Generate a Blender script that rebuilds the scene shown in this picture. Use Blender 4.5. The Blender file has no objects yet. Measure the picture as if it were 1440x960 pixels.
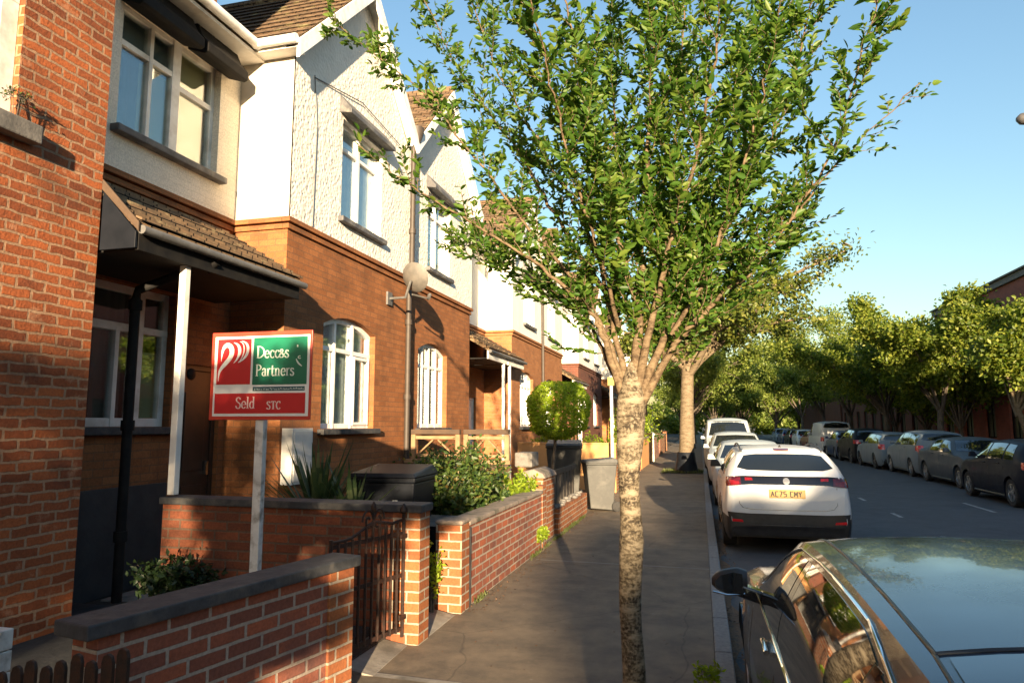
import bpy, bmesh, math, random
import numpy as np
from mathutils import Vector, Matrix
from mathutils.bvhtree import BVHTree

SC = bpy.context.scene
COL = SC.collection
PI = math.pi
R = math.radians
sin, cos = math.sin, math.cos

# ------------------------------------------------------------------ light direction
SUN_AZ = R(15.0)      # the light travels towards -X by this much off +Y
SUN_EL = R(9.8)

# ------------------------------------------------------------------ materials
class NT:
    def __init__(s, name):
        s.m = bpy.data.materials.new(name); s.m.use_nodes = True
        s.t = s.m.node_tree; s.t.nodes.clear()
        s.out = s.t.nodes.new('ShaderNodeOutputMaterial')
    def n(s, typ, **kw):
        nd = s.t.nodes.new(typ)
        for k, v in kw.items(): setattr(nd, k, v)
        return nd
    def l(s, a, b): s.t.links.new(a, b)
    def val(s, sock, v): sock.default_value = v

def rgba(c): return (c[0], c[1], c[2], 1.0)

def coords(N, kind='Object', scale=None):
    tc = N.n('ShaderNodeTexCoord')
    o = tc.outputs[kind]
    if scale:
        mp = N.n('ShaderNodeMapping'); mp.inputs['Scale'].default_value = scale
        N.l(o, mp.inputs['Vector']); o = mp.outputs[0]
    return o

def noise(N, vec, scale, detail=4, rough=.6):
    nz = N.n('ShaderNodeTexNoise'); nz.inputs['Scale'].default_value = scale
    nz.inputs['Detail'].default_value = detail; nz.inputs['Roughness'].default_value = rough
    N.l(vec, nz.inputs['Vector']); return nz.outputs['Fac']

def ramp(N, fac, stops):
    r = N.n('ShaderNodeValToRGB'); e = r.color_ramp.elements
    while len(e) < len(stops): e.new(.5)
    for i, (p, c) in enumerate(stops):
        e[i].position = p; e[i].color = rgba(c) if len(c) == 3 else c
    N.l(fac, r.inputs[0]); return r.outputs[0]

def mix(N, fac, a, b, mode='MIX'):
    m = N.n('ShaderNodeMix', data_type='RGBA', blend_type=mode)
    for sock, v in ((m.inputs[0], fac), (m.inputs[6], a), (m.inputs[7], b)):
        if isinstance(v, (int, float)): sock.default_value = v
        elif isinstance(v, tuple): sock.default_value = rgba(v)
        else: N.l(v, sock)
    return m.outputs[2]

def bump(N, h, strength=.3, dist=.01):
    b = N.n('ShaderNodeBump'); b.inputs['Strength'].default_value = strength
    b.inputs['Distance'].default_value = dist
    N.l(h, b.inputs['Height']); return b.outputs[0]

def principled(N, col, rough=.7, metal=0., spec=.5, coat=0., nrm=None):
    p = N.n('ShaderNodeBsdfPrincipled')
    if isinstance(col, tuple): p.inputs['Base Color'].default_value = rgba(col)
    else: N.l(col, p.inputs['Base Color'])
    if isinstance(rough, (int, float)): p.inputs['Roughness'].default_value = rough
    else: N.l(rough, p.inputs['Roughness'])
    p.inputs['Metallic'].default_value = metal
    p.inputs['Specular IOR Level'].default_value = spec
    p.inputs['Coat Weight'].default_value = coat; p.inputs['Coat Roughness'].default_value = .03
    if nrm is not None: N.l(nrm, p.inputs['Normal'])
    N.l(p.outputs[0], N.out.inputs[0]); return p

def mat(name, c1, c2=None, ns=6., rough=.7, metal=0., spec=.5, coat=0., bs=None, bst=.3, bd=.01, lo=.35, hi=.65, c3=None, ns3=1.2):
    N = NT(name); v = coords(N)
    col = c1
    if c2: col = ramp(N, noise(N, v, ns), [(lo, c1), (hi, c2)])
    if c3:
        f = ramp(N, noise(N, v, ns3, 5), [(.5, (0, 0, 0)), (.68, (1, 1, 1))])
        col = mix(N, f, col, c3)
    nrm = bump(N, noise(N, v, bs, 3), bst, bd) if bs else None
    principled(N, col, rough, metal, spec, coat, nrm)
    return N.m

def brick_mat(name, c1, c2, mortar, bw=.225, rh=.075, ms=.012, bst=.6, wear=None, wobble=.004, dark=(.03, .022, .018), darkamt=.5, paint=None, rough=.85):
    N = NT(name); v = coords(N, 'UV')
    ob = coords(N)
    nz = N.n('ShaderNodeTexNoise'); nz.inputs['Scale'].default_value = 9.; N.l(ob, nz.inputs['Vector'])
    sub = N.n('ShaderNodeVectorMath', operation='SUBTRACT'); N.l(nz.outputs['Color'], sub.inputs[0]); sub.inputs[1].default_value = (.5, .5, .5)
    sc = N.n('ShaderNodeVectorMath', operation='SCALE'); N.l(sub.outputs[0], sc.inputs[0]); sc.inputs['Scale'].default_value = wobble * 2
    ad = N.n('ShaderNodeVectorMath', operation='ADD'); N.l(v, ad.inputs[0]); N.l(sc.outputs[0], ad.inputs[1])
    b = N.n('ShaderNodeTexBrick'); b.inputs['Scale'].default_value = 1.
    b.inputs['Brick Width'].default_value = bw; b.inputs['Row Height'].default_value = rh
    b.inputs['Mortar Size'].default_value = ms; b.inputs['Mortar Smooth'].default_value = .25; b.inputs['Bias'].default_value = 0.
    b.inputs['Color1'].default_value = rgba(c1); b.inputs['Color2'].default_value = rgba(c2); b.inputs['Mortar'].default_value = rgba(mortar)
    N.l(ad.outputs[0], b.inputs['Vector'])
    col = b.outputs['Color']
    fine = noise(N, ob, 55., 4)
    col = mix(N, .55, col, ramp(N, fine, [(.3, (.55, .55, .55)), (.7, (1.25, 1.2, 1.15))]), 'MULTIPLY')
    f = ramp(N, noise(N, ob, 1.7, 6, .65), [(.48, (0, 0, 0)), (.72, (darkamt, darkamt, darkamt))])
    col = mix(N, f, col, dark)
    if wear:
        f2 = ramp(N, noise(N, ob, 4.5, 6, .7), [(.58, (0, 0, 0)), (.72, (.5, .5, .5))])
        col = mix(N, f2, col, wear)
    inv = N.n('ShaderNodeMath', operation='SUBTRACT'); inv.inputs[0].default_value = 1.; N.l(b.outputs['Fac'], inv.inputs[1])
    ad2 = N.n('ShaderNodeMath', operation='MULTIPLY_ADD'); N.l(fine, ad2.inputs[0]); ad2.inputs[1].default_value = .5; N.l(inv.outputs[0], ad2.inputs[2])
    principled(N, col, rough, spec=.25, nrm=bump(N, ad2.outputs[0], bst, .01))
    return N.m

def tile_mat(name, c1, c2, moss):
    N = NT(name); v = coords(N, 'UV'); ob = coords(N)
    b = N.n('ShaderNodeTexBrick'); b.inputs['Scale'].default_value = 1.
    b.inputs['Brick Width'].default_value = .17; b.inputs['Row Height'].default_value = .11
    b.inputs['Mortar Size'].default_value = .008; b.inputs['Mortar Smooth'].default_value = .2
    b.inputs['Color1'].default_value = rgba(c1); b.inputs['Color2'].default_value = rgba(c2); b.inputs['Mortar'].default_value = (.012, .01, .008, 1)
    N.l(v, b.inputs['Vector'])
    col = b.outputs['Color']
    col = mix(N, .5, col, ramp(N, noise(N, ob, 25., 4), [(.3, (.5, .5, .5)), (.7, (1.4, 1.3, 1.2))]), 'MULTIPLY')
    col = mix(N, ramp(N, noise(N, ob, 5., 6, .7), [(.55, (0, 0, 0)), (.68, (.8, .8, .8))]), col, moss)
    sep = N.n('ShaderNodeSeparateXYZ'); N.l(v, sep.inputs[0])
    dv = N.n('ShaderNodeMath', operation='DIVIDE'); N.l(sep.outputs[1], dv.inputs[0]); dv.inputs[1].default_value = .11
    fr = N.n('ShaderNodeMath', operation='FRACT'); N.l(dv.outputs[0], fr.inputs[0])
    om = N.n('ShaderNodeMath', operation='SUBTRACT'); om.inputs[0].default_value = 1.; N.l(fr.outputs[0], om.inputs[1])
    sb = N.n('ShaderNodeMath', operation='MULTIPLY_ADD'); N.l(b.outputs['Fac'], sb.inputs[0]); sb.inputs[1].default_value = -.8; N.l(om.outputs[0], sb.inputs[2])
    principled(N, col, .9, spec=.2, nrm=bump(N, sb.outputs[0], .9, .03))
    return N.m

def render_mat(name, c1, c2, vs=28., st=.9, dist=.02, stain=(.45, .40, .32), stamt=.35):
    N = NT(name); ob = coords(N)
    vo = N.n('ShaderNodeTexVoronoi'); vo.inputs['Scale'].default_value = vs; vo.feature = 'SMOOTH_F1'
    N.l(ob, vo.inputs['Vector'])
    col = ramp(N, noise(N, ob, 3., 5), [(.35, c1), (.65, c2)])
    st_ = ramp(N, noise(N, ob, .9, 7, .7), [(.52, (0, 0, 0)), (.75, (stamt, stamt, stamt))])
    col = mix(N, st_, col, stain)
    mm = N.n('ShaderNodeMath', operation='MULTIPLY_ADD'); N.l(noise(N, ob, vs * .5, 3), mm.inputs[0]); mm.inputs[1].default_value = .8
    N.l(vo.outputs['Distance'], mm.inputs[2])
    principled(N, col, .85, spec=.25, nrm=bump(N, mm.outputs[0], st, dist))
    return N.m

def leaf_mat(name, stops, trans=.4, rough=.45):
    N = NT(name)
    g = N.n('ShaderNodeNewGeometry')
    col = ramp(N, g.outputs['Random Per Island'], stops)
    p = N.n('ShaderNodeBsdfPrincipled'); N.l(col, p.inputs['Base Color']); p.inputs['Roughness'].default_value = rough
    p.inputs['Specular IOR Level'].default_value = .35
    tr = N.n('ShaderNodeBsdfTranslucent')
    N.l(mix(N, 1., col, (1.5, 1.45, .7), 'MULTIPLY'), tr.inputs['Color'])
    m = N.n('ShaderNodeMixShader'); m.inputs[0].default_value = trans
    N.l(p.outputs[0], m.inputs[1]); N.l(tr.outputs[0], m.inputs[2]); N.l(m.outputs[0], N.out.inputs[0])
    return N.m

def glass_mat(name, tint=(.75, .8, .8), refl=.12):
    N = NT(name)
    t = N.n('ShaderNodeBsdfTransparent'); t.inputs[0].default_value = rgba(tint)
    g = N.n('ShaderNodeBsdfGlossy'); g.inputs['Roughness'].default_value = .02; g.inputs[0].default_value = (1, 1, 1, 1)
    ob = coords(N)
    nb = bump(N, noise(N, ob, 1.2, 1), .06, .05); N.l(nb, g.inputs['Normal'])
    fr = N.n('ShaderNodeFresnel'); fr.inputs[0].default_value = 1.5
    ad = N.n('ShaderNodeMath', operation='MULTIPLY_ADD'); N.l(fr.outputs[0], ad.inputs[0]); ad.inputs[1].default_value = .6; ad.inputs[2].default_value = refl
    m = N.n('ShaderNodeMixShader'); N.l(ad.outputs[0], m.inputs[0]); N.l(t.outputs[0], m.inputs[1]); N.l(g.outputs[0], m.inputs[2])
    N.l(m.outputs[0], N.out.inputs[0]); return N.m

def paint_mat(name, c, flake=.0, rough=.28, dirt=.25, coat=.06, spec=.22):
    N = NT(name); ob = coords(N)
    d = ramp(N, noise(N, ob, 2.2, 6, .7), [(.4, (0, 0, 0)), (.8, (dirt, dirt, dirt))])
    col = mix(N, d, c, (.10, .10, .10))
    rr = ramp(N, noise(N, ob, 3., 5), [(.3, (rough,) * 3), (.8, (rough + .18,) * 3)])
    principled(N, col, rr, flake, spec, coat)
    return N.m

M = {}
M['brick_old'] = brick_mat('brick_old', (.36, .105, .036), (.19, .055, .024), (.32, .20, .125), ms=.011, wobble=.017, bst=1., wear=(.50, .32, .20), darkamt=.6)
M['brick_bay'] = brick_mat('brick_bay', (.31, .125, .048), (.23, .088, .033), (.18, .09, .045), ms=.006, bst=.35, darkamt=.5)
M['brick_far'] = brick_mat('brick_far', (.36, .155, .062), (.28, .115, .045), (.26, .15, .09), ms=.006, bst=.35, darkamt=.3)
M['brick_dull'] = brick_mat('brick_dull', (.17, .055, .036), (.12, .045, .03), (.15, .10, .08), ms=.007, bst=.35, darkamt=.4)
M['brick_garden'] = brick_mat('brick_garden', (.33, .098, .05), (.17, .065, .046), (.33, .28, .235), ms=.010, bst=.8, wobble=.003, dark=(.06, .045, .05), darkamt=.55)
M['brick_div'] = brick_mat('brick_div', (.24, .075, .036), (.13, .045, .026), (.13, .085, .06), ms=.009, bst=.7, wobble=.004, darkamt=.5)
M['brick_pier'] = brick_mat('brick_pier', (.32, .115, .042), (.22, .07, .03), (.33, .28, .22), ms=.009, bst=.8, wobble=.003, darkamt=.3)
M['brick_red'] = brick_mat('brick_red', (.32, .095, .065), (.25, .075, .055), (.2, .11, .09), ms=.006, bst=.3, darkamt=.3)
M['painted_brick'] = brick_mat('painted_brick', (.80, .75, .65), (.76, .71, .61), (.73, .68, .58), ms=.006, bst=.3, dark=(.42, .36, .27), darkamt=.35, rough=.7)
M['pebbledash'] = render_mat('pebbledash', (.72, .70, .66), (.64, .62, .58), 24., .55, .02, stamt=.22)
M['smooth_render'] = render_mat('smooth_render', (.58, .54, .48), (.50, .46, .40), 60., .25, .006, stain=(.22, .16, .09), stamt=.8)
M['far_render'] = render_mat('far_render', (.78, .76, .71), (.72, .70, .65), 40., .4, .01, stamt=.25)
M['roof_tile'] = tile_mat('roof_tile', (.15, .10, .062), (.085, .06, .042), (.22, .20, .10))
M['porch_tile'] = tile_mat('porch_tile', (.20, .13, .075), (.12, .085, .055), (.34, .27, .15))
M['white_paint'] = mat('white_paint', (.78, .77, .74), (.66, .64, .6), 5., .45, bs=30., bst=.05, c3=(.5, .47, .42), ns3=3.)
M['upvc'] = mat('upvc', (.82, .82, .81), (.74, .74, .73), 8., .35, c3=(.6, .58, .54), ns3=6.)
M['black_paint'] = mat('black_paint', (.006, .006, .007), (.014, .013, .012), 9., .75, 0., .2, bs=40., bst=.1)
M['lead_grey'] = mat('lead_grey', (.10, .10, .105), (.055, .055, .06), 7., .6, bs=20., bst=.2, c3=(.20, .19, .17), ns3=5.)
M['slate_coping'] = mat('slate_coping', (.026, .029, .034), (.045, .048, .054), 14., .7, bs=45., bst=.35, c3=(.075, .07, .064), ns3=7.)
M['grey_coping'] = mat('grey_coping', (.17, .14, .12), (.26, .21, .17), 11., .9, bs=40., bst=.5, c3=(.07, .07, .05), ns3=6.)
M['stone_sill'] = mat('stone_sill', (.09, .085, .08), (.15, .14, .13), 9., .8, bs=40., bst=.3)
M['white_stone'] = mat('white_stone', (.16, .155, .145), (.11, .10, .09), 12., .8, bs=14., bst=.6, bd=.03)
M['shade_dark'] = mat('shade_dark', (.016, .019, .024), (.03, .032, .036), 5., .6, bs=30., bst=.2)  # near-black tone that paints in the shade low on the recess wall
M['cream_blind'] = mat('cream_blind', (.66, .58, .30), (.60, .52, .27), 3., .8)
M['net_curtain'] = mat('net_curtain', (.80, .82, .83), (.60, .63, .66), 10., .8)
M['dull_curtain'] = mat('dull_curtain', (.17, .15, .13), (.12, .11, .1), 4., .8)
M['blue_blind'] = mat('blue_blind', (.33, .40, .42), (.26, .32, .34), 4., .8)
M['room_dark'] = mat('room_dark', (.03, .028, .026), rough=.9)
M['glass'] = glass_mat('glass', (.86, .9, .9), .02)
M['asphalt'] = None
M['timber'] = mat('timber', (.26, .165, .085), (.18, .11, .055), 8., .75, bs=30., bst=.3)
M['timber_dark'] = mat('timber_dark', (.07, .042, .024), (.045, .028, .018), 8., .8, bs=30., bst=.3)
M['fence_black'] = mat('fence_black', (.035, .03, .026), (.07, .06, .05), 9., .75, bs=25., bst=.3)
M['iron_rust'] = mat('iron_rust', (.014, .010, .009), (.042, .017, .010), 22., .65, .3, bs=60., bst=.4)
M['iron_black'] = mat('iron_black', (.014, .011, .010), (.045, .02, .013), 25., .55, .3, bs=60., bst=.3)
M['bin_black'] = mat('bin_black', (.006, .008, .012), (.010, .012, .017), 5., .5, 0., .12, bs=60., bst=.06)
M['bin_grey'] = mat('bin_grey', (.034, .036, .036), (.05, .052, .05), 6., .55, bs=60., bst=.08, c3=(.07, .07, .066), ns3=5.)
M['bin_lid_grey'] = mat('bin_lid_grey', (.06, .063, .063), (.085, .085, .083), 8., .6, bs=50., bst=.1)
M['rubber'] = mat('rubber', (.014, .014, .015), (.03, .03, .03), 12., .85, bs=60., bst=.2)
M['alloy'] = mat('alloy', (.42, .43, .44), (.3, .3, .3), 12., .35, .8)
M['dark_rim'] = mat('dark_rim', (.05, .05, .055), (.09, .09, .09), 12., .4, .6)
M['chrome'] = mat('chrome', (.75, .75, .74), rough=.12, metal=1.)
M['black_trim'] = mat('black_trim', (.016, .016, .018), (.028, .028, .03), 10., .42)
M['black_gloss'] = mat('black_gloss', (.008, .008, .010), rough=.08, coat=.5)
M['pane_dark'] = mat('pane_dark', (.012, .013, .014), (.02, .02, .02), 3., .35)
M['car_glass'] = mat('car_glass', (.010, .013, .016), rough=.025, spec=.9, coat=.6)
M['tail_red'] = mat('tail_red', (.62, .014, .016), (.45, .008, .010), 20., .15, coat=.8)
M['tail_mid'] = mat('tail_mid', (.24, .008, .010), (.15, .005, .007), 20., .15, coat=.5)
M['tail_dark'] = mat('tail_dark', (.10, .006, .010), (.05, .006, .008), 20., .1, coat=.8)
M['lamp_clear'] = mat('lamp_clear', (.85, .86, .85), (.6, .62, .63), 25., .2, .1, coat=.8)
M['plate_yellow'] = mat('plate_yellow', (.42, .23, .006), rough=.4)
M['plate_dull'] = mat('plate_dull', (.30, .22, .04), (.2, .17, .05), 9., .6)
M['plate_white'] = mat('plate_white', (.75, .75, .72), rough=.4)
M['plate_ink'] = mat('plate_ink', (.02, .02, .02), rough=.5)
M['dish_grey'] = mat('dish_grey', (.13, .12, .108), (.09, .085, .078), 9., .6)
M['pipe_brown'] = mat('pipe_brown', (.05, .038, .03), (.035, .027, .022), 12., .6)
M['pipe_grey'] = mat('pipe_grey', (.12, .12, .12), (.08, .08, .08), 12., .55)
M['post_white'] = mat('post_white', (.66, .66, .63), (.5, .49, .46), 7., .6, bs=25., bst=.2, c3=(.25, .23, .2), ns3=9.)
M['sign_red'] = mat('sign_red', (.50, .022, .026), (.44, .018, .022), 3., .35)
M['sign_border'] = mat('sign_border', (.52, .055, .03), (.46, .04, .025), 3., .4)
M['sign_green'] = mat('sign_green', (.006, .15, .085), (.005, .125, .072), 3., .35)
M['sign_white'] = mat('sign_white', (.74, .76, .74), (.68, .70, .68), 4., .4)
M['sign_letter'] = mat('sign_letter', (.62, .70, .62), rough=.4)
M['sign_letter_pink'] = mat('sign_letter_pink', (.75, .56, .52), rough=.4)
M['sign_teal'] = mat('sign_teal', (.03, .09, .11), rough=.4)
M['meter_box'] = mat('meter_box', (.62, .62, .60), (.52, .52, .50), 4., .5)
M['door_dark'] = mat('door_dark', (.05, .025, .015), (.03, .018, .012), 6., .45)
M['orange_render'] = mat('orange_render', (.56, .29, .11), (.48, .24, .09), 4., .85, bs=40., bst=.2)
M['concrete'] = mat('concrete', (.20, .18, .155), (.27, .245, .21), 9., .9, bs=40., bst=.35, c3=(.11, .10, .085), ns3=3.)
M['soil'] = mat('soil', (.030, .024, .018), (.055, .045, .034), 14., .95, bs=30., bst=.8, bd=.03)
M['slate_ground'] = mat('slate_ground', (.014, .017, .02), (.028, .03, .033), 8., .8, bs=30., bst=.4)
M['litter'] = mat('litter', (.11, .055, .028), (.20, .11, .055), 60., .9, bs=70., bst=.8, bd=.02, c3=(.05, .04, .035), ns3=25.)

def bark_mat(name, c1, c2, c3, ringy=True, sc=1.):
    N = NT(name); v = coords(N, 'Object', (9. * sc, 9. * sc, 26. * sc) if ringy else (22. * sc, 22. * sc, 6. * sc))
    a = noise(N, v, 1., 5, .65)
    col = ramp(N, a, [(.38, c1), (.5, c2), (.62, c3)])
    v2 = coords(N)
    col = mix(N, ramp(N, noise(N, v2, 60. * sc, 3), [(.45, (0, 0, 0)), (.62, (.7, .7, .7))]), col, c3)
    principled(N, col, .8, spec=.3, nrm=bump(N, a, .9, .02))
    return N.m
M['bark_silver'] = bark_mat('bark_silver', (.022, .016, .010), (.075, .058, .036), (.24, .20, .14))
M['bark_branch'] = bark_mat('bark_branch', (.04, .026, .014), (.09, .06, .034), (.155, .115, .07))
M['bark_plane'] = bark_mat('bark_plane', (.075, .055, .033), (.12, .09, .056), (.165, .13, .088), True, .5)
M['bark_grey'] = bark_mat('bark_grey', (.035, .028, .02), (.08, .065, .05), (.14, .115, .09), False)
M['leaf_main'] = leaf_mat('leaf_main', [(0., (.030, .082, .012)), (.35, (.060, .138, .018)), (.7, (.09, .165, .024)), (1., (.155, .215, .036))], .46)
M['leaf_plane'] = leaf_mat('leaf_plane', [(0., (.05, .085, .016)), (.5, (.10, .135, .024)), (1., (.20, .21, .04))], .45)
M['leaf_right'] = leaf_mat('leaf_right', [(0., (.055, .10, .014)), (.5, (.13, .18, .026)), (1., (.27, .30, .05))], .55)
M['leaf_far'] = leaf_mat('leaf_far', [(0., (.09, .14, .026)), (.5, (.15, .20, .038)), (1., (.22, .26, .055))], .5)
M['leaf_shrub'] = leaf_mat('leaf_shrub', [(0., (.02, .045, .012)), (.5, (.045, .085, .018)), (.85, (.085, .12, .024)), (1., (.15, .10, .03))], .3)
M['leaf_lime'] = leaf_mat('leaf_lime', [(0., (.13, .21, .014)), (.5, (.22, .32, .022)), (1., (.32, .40, .04))], .55)
M['leaf_topiary'] = leaf_mat('leaf_topiary', [(0., (.17, .27, .016)), (.5, (.27, .38, .025)), (1., (.38, .46, .05))], .5)
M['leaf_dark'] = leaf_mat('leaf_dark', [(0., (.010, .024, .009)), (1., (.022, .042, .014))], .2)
M['leaf_blade'] = leaf_mat('leaf_blade', [(0., (.035, .065, .03)), (.6, (.06, .10, .045)), (1., (.13, .16, .08))], .25)
M['leaf_flower'] = mat('leaf_flower', (.7, .66, .6), rough=.6)

def asphalt(name, c1, c2, c3, joints=False):
    N = NT(name); v = coords(N)
    a = noise(N, v, 190., 2)
    col = ramp(N, noise(N, v, 3.2, 6, .7), [(.35, c1), (.68, c2)])
    col = mix(N, .5, col, ramp(N, a, [(.3, (.6, .6, .6)), (.7, (1.35, 1.35, 1.35))]), 'MULTIPLY')
    f = ramp(N, noise(N, v, .55, 7, .75), [(.53, (0, 0, 0)), (.60, (.6, .6, .6))])
    col = mix(N, f, col, c3)
    vo = N.n('ShaderNodeTexVoronoi'); vo.feature = 'DISTANCE_TO_EDGE'; vo.inputs['Scale'].default_value = .55
    nd = N.n('ShaderNodeTexNoise'); nd.inputs['Scale'].default_value = 2.; N.l(v, nd.inputs['Vector'])
    mx = mix(N, .18, v, nd.outputs['Color']); N.l(mx, vo.inputs['Vector'])
    crack = ramp(N, vo.outputs['Distance'], [(.0, (.4, .4, .4)), (.004, (0, 0, 0))])
    col = mix(N, crack, col, (.02, .018, .016))
    # small pale specks of grit and gum
    vs = N.n('ShaderNodeTexVoronoi'); vs.inputs['Scale'].default_value = 5.; N.l(v, vs.inputs['Vector'])
    col = mix(N, ramp(N, vs.outputs['Distance'], [(.03, (.5, .5, .5)), (.07, (0, 0, 0))]), col, (.24, .22, .19))
    principled(N, col, .82, spec=.35, nrm=bump(N, a, .45, .006))
    return N.m
M['asphalt'] = asphalt('asphalt', (.060, .064, .072), (.082, .086, .094), (.048, .051, .058))
M['pavement'] = asphalt('pavement', (.112, .092, .070), (.205, .160, .112), (.085, .070, .054))
M['kerb'] = mat('kerb', (.15, .15, .15), (.22, .215, .205), 30., .85, bs=50., bst=.4)
M['road_paint'] = mat('road_paint', (.36, .36, .35), (.16, .16, .16), 14., .7)
M['grass'] = leaf_mat('grass', [(0., (.05, .075, .02)), (1., (.13, .15, .045))], .3)

# ------------------------------------------------------------------ mesh building
class MB:
    def __init__(s): s.v = []; s.f = []
    def add(s, vs, fs):
        b = len(s.v); s.v += [tuple(p) for p in vs]; s.f += [tuple(i + b for i in f) for f in fs]; return s
    def quad(s, *p): return s.add(p, [tuple(range(len(p)))])
    def box(s, x0, x1, y0, y1, z0, z1):
        return s.add([(x0, y0, z0), (x1, y0, z0), (x1, y1, z0), (x0, y1, z0), (x0, y0, z1), (x1, y0, z1), (x1, y1, z1), (x0, y1, z1)],
                     [(0, 3, 2, 1), (4, 5, 6, 7), (0, 1, 5, 4), (1, 2, 6, 5), (2, 3, 7, 6), (3, 0, 4, 7)])
    def hexa(s, lo, hi):   # two quads of four points, lower and upper
        return s.add(list(lo) + list(hi), [(0, 3, 2, 1), (4, 5, 6, 7), (0, 1, 5, 4), (1, 2, 6, 5), (2, 3, 7, 6), (3, 0, 4, 7)])
    def bar(s, a, b, w, h, up=(0, 0, 1)):
        a, b = Vector(a), Vector(b); d = (b - a).normalized(); u = Vector(up)
        r = d.cross(u)
        if r.length < 1e-4: r = d.cross(Vector((0, 1, 0)))
        r.normalize(); u = r.cross(d)
        q = lambda p: [p - r * w / 2 - u * h / 2, p + r * w / 2 - u * h / 2, p + r * w / 2 + u * h / 2, p - r * w / 2 + u * h / 2]
        return s.add(q(a) + q(b), [(0, 1, 2, 3), (7, 6, 5, 4), (0, 4, 5, 1), (1, 5, 6, 2), (2, 6, 7, 3), (3, 7, 4, 0)])
    def prism(s, poly, axis, d0, d1):
        def P(p, d): return (d, p[0], p[1]) if axis == 'x' else ((p[0], d, p[1]) if axis == 'y' else (p[0], p[1], d))
        n = len(poly)
        return s.add([P(p, d0) for p in poly] + [P(p, d1) for p in poly],
                     [tuple(range(n))[::-1], tuple(range(n, 2 * n))] + [(i, (i + 1) % n, n + (i + 1) % n, n + i) for i in range(n)])
    def tube(s, pts, r, n=8, caps=True):
        pts = [Vector(p) for p in pts]; m = len(pts)
        rr = r if isinstance(r, (list, tuple)) else [r] * m
        d0 = (pts[1] - pts[0]).normalized()
        u = d0.orthogonal().normalized(); vs = []; fs = []
        for i, p in enumerate(pts):
            d = (pts[min(i + 1, m - 1)] - pts[max(i - 1, 0)]).normalized()
            u = (u - d * u.dot(d)); u = u.normalized() if u.length > 1e-6 else d.orthogonal().normalized()
            w = d.cross(u)
            for k in range(n):
                a = 2 * PI * k / n; vs.append(p + (u * cos(a) + w * sin(a)) * rr[i])
        for i in range(m - 1):
            for k in range(n):
                k2 = (k + 1) % n
                fs.append((i * n + k, i * n + k2, (i + 1) * n + k2, (i + 1) * n + k))
        if caps: fs += [tuple(range(n))[::-1], tuple(range((m - 1) * n, m * n))]
        return s.add(vs, fs)
    def lathe(s, prof, n=20, c=(0, 0, 0), axis='z', caps=True):
        vs = []; fs = []; m = len(prof)
        for r, h in prof:
            for k in range(n):
                a = 2 * PI * k / n; x, y = r * cos(a), r * sin(a)
                vs.append((c[0] + x, c[1] + y, c[2] + h) if axis == 'z' else ((c[0] + h, c[1] + x, c[2] + y) if axis == 'x' else (c[0] + y, c[1] + h, c[2] + x)))
        for i in range(m - 1):
            for k in range(n):
                k2 = (k + 1) % n; fs.append((i * n + k, i * n + k2, (i + 1) * n + k2, (i + 1) * n + k))
        if caps: fs += [tuple(range(n))[::-1], tuple(range((m - 1) * n, m * n))]
        return s.add(vs, fs)
    def xform(s, mtx): s.v = [tuple(mtx @ Vector(p)) for p in s.v]; return s

def uvmap(me):
    n = len(me.loops)
    if not n: return
    co = np.empty(len(me.vertices) * 3); me.vertices.foreach_get('co', co); co = co.reshape(-1, 3)
    li = np.empty(n, int); me.loops.foreach_get('vertex_index', li)
    pn = np.empty(len(me.polygons) * 3); me.polygons.foreach_get('normal', pn); pn = pn.reshape(-1, 3)
    lt = np.empty(len(me.polygons), int); me.polygons.foreach_get('loop_total', lt)
    nn = np.repeat(pn, lt, axis=0)
    t = np.stack([-nn[:, 1], nn[:, 0], np.zeros(n)], 1); ln = np.linalg.norm(t, axis=1)
    flat = ln < .2
    t[flat] = (1, 0, 0); t[~flat] /= ln[~flat][:, None]
    b = np.cross(nn, t)
    p = co[li]
    uv = np.stack([(p * t).sum(1), (p * b).sum(1)], 1)
    lay = me.uv_layers.new(name='UVMap'); lay.data.foreach_set('uv', uv.ravel())

def mesh_obj(name, mb, mats, origin=(0, 0, 0), smooth=None, uv=True):
    me = bpy.data.meshes.new(name)
    ox, oy, oz = origin
    wv = mb.v
    me.from_pydata(wv, [], mb.f); me.update()
    if uv: uvmap(me)             # world-metre texture layout, before the origin is taken off
    if origin != (0, 0, 0): me.transform(Matrix.Translation((-ox, -oy, -oz)))
    for m_ in (mats if isinstance(mats, (list, tuple)) else [mats]): me.materials.append(M[m_] if isinstance(m_, str) else m_)
    if smooth:
        me.polygons.foreach_set('use_smooth', [True] * len(me.polygons))
        if smooth is not True: me.set_sharp_from_angle(angle=R(smooth))
    me.update()
    o = bpy.data.objects.new(name, me); COL.objects.link(o)
    return o

def bev(o, w=.006, seg=2, ang=40):
    m_ = o.modifiers.new('soft edges', 'BEVEL'); m_.width = w; m_.segments = seg; m_.limit_method = 'ANGLE'; m_.angle_limit = R(ang)
    m_.harden_normals = False
    return o

def thing(name, label, cat, loc=(0, 0, 0), rz=0., group=None):
    o = bpy.data.objects.new(name, None); COL.objects.link(o)
    o.empty_display_size = .2
    o.location = loc; o.rotation_euler = (0, 0, rz)
    o['label'] = label; o['category'] = cat
    if group: o['group'] = group
    return o

def base_of(o):
    l = Vector((0, 0, 0))
    while o is not None: l = l + Vector(o.location); o = o.parent
    return tuple(l)

def part(root, name, mb, mats, bevel=0., smooth=None, local=False, label=None):
    """mesh given in world coordinates (local=True: in the root's own)"""
    org = (0, 0, 0) if local else base_of(root)
    o = mesh_obj(name, mb, mats, org, smooth)
    o.parent = root
    if bevel: bev(o, bevel)
    if label: o['label'] = label
    return o

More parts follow.
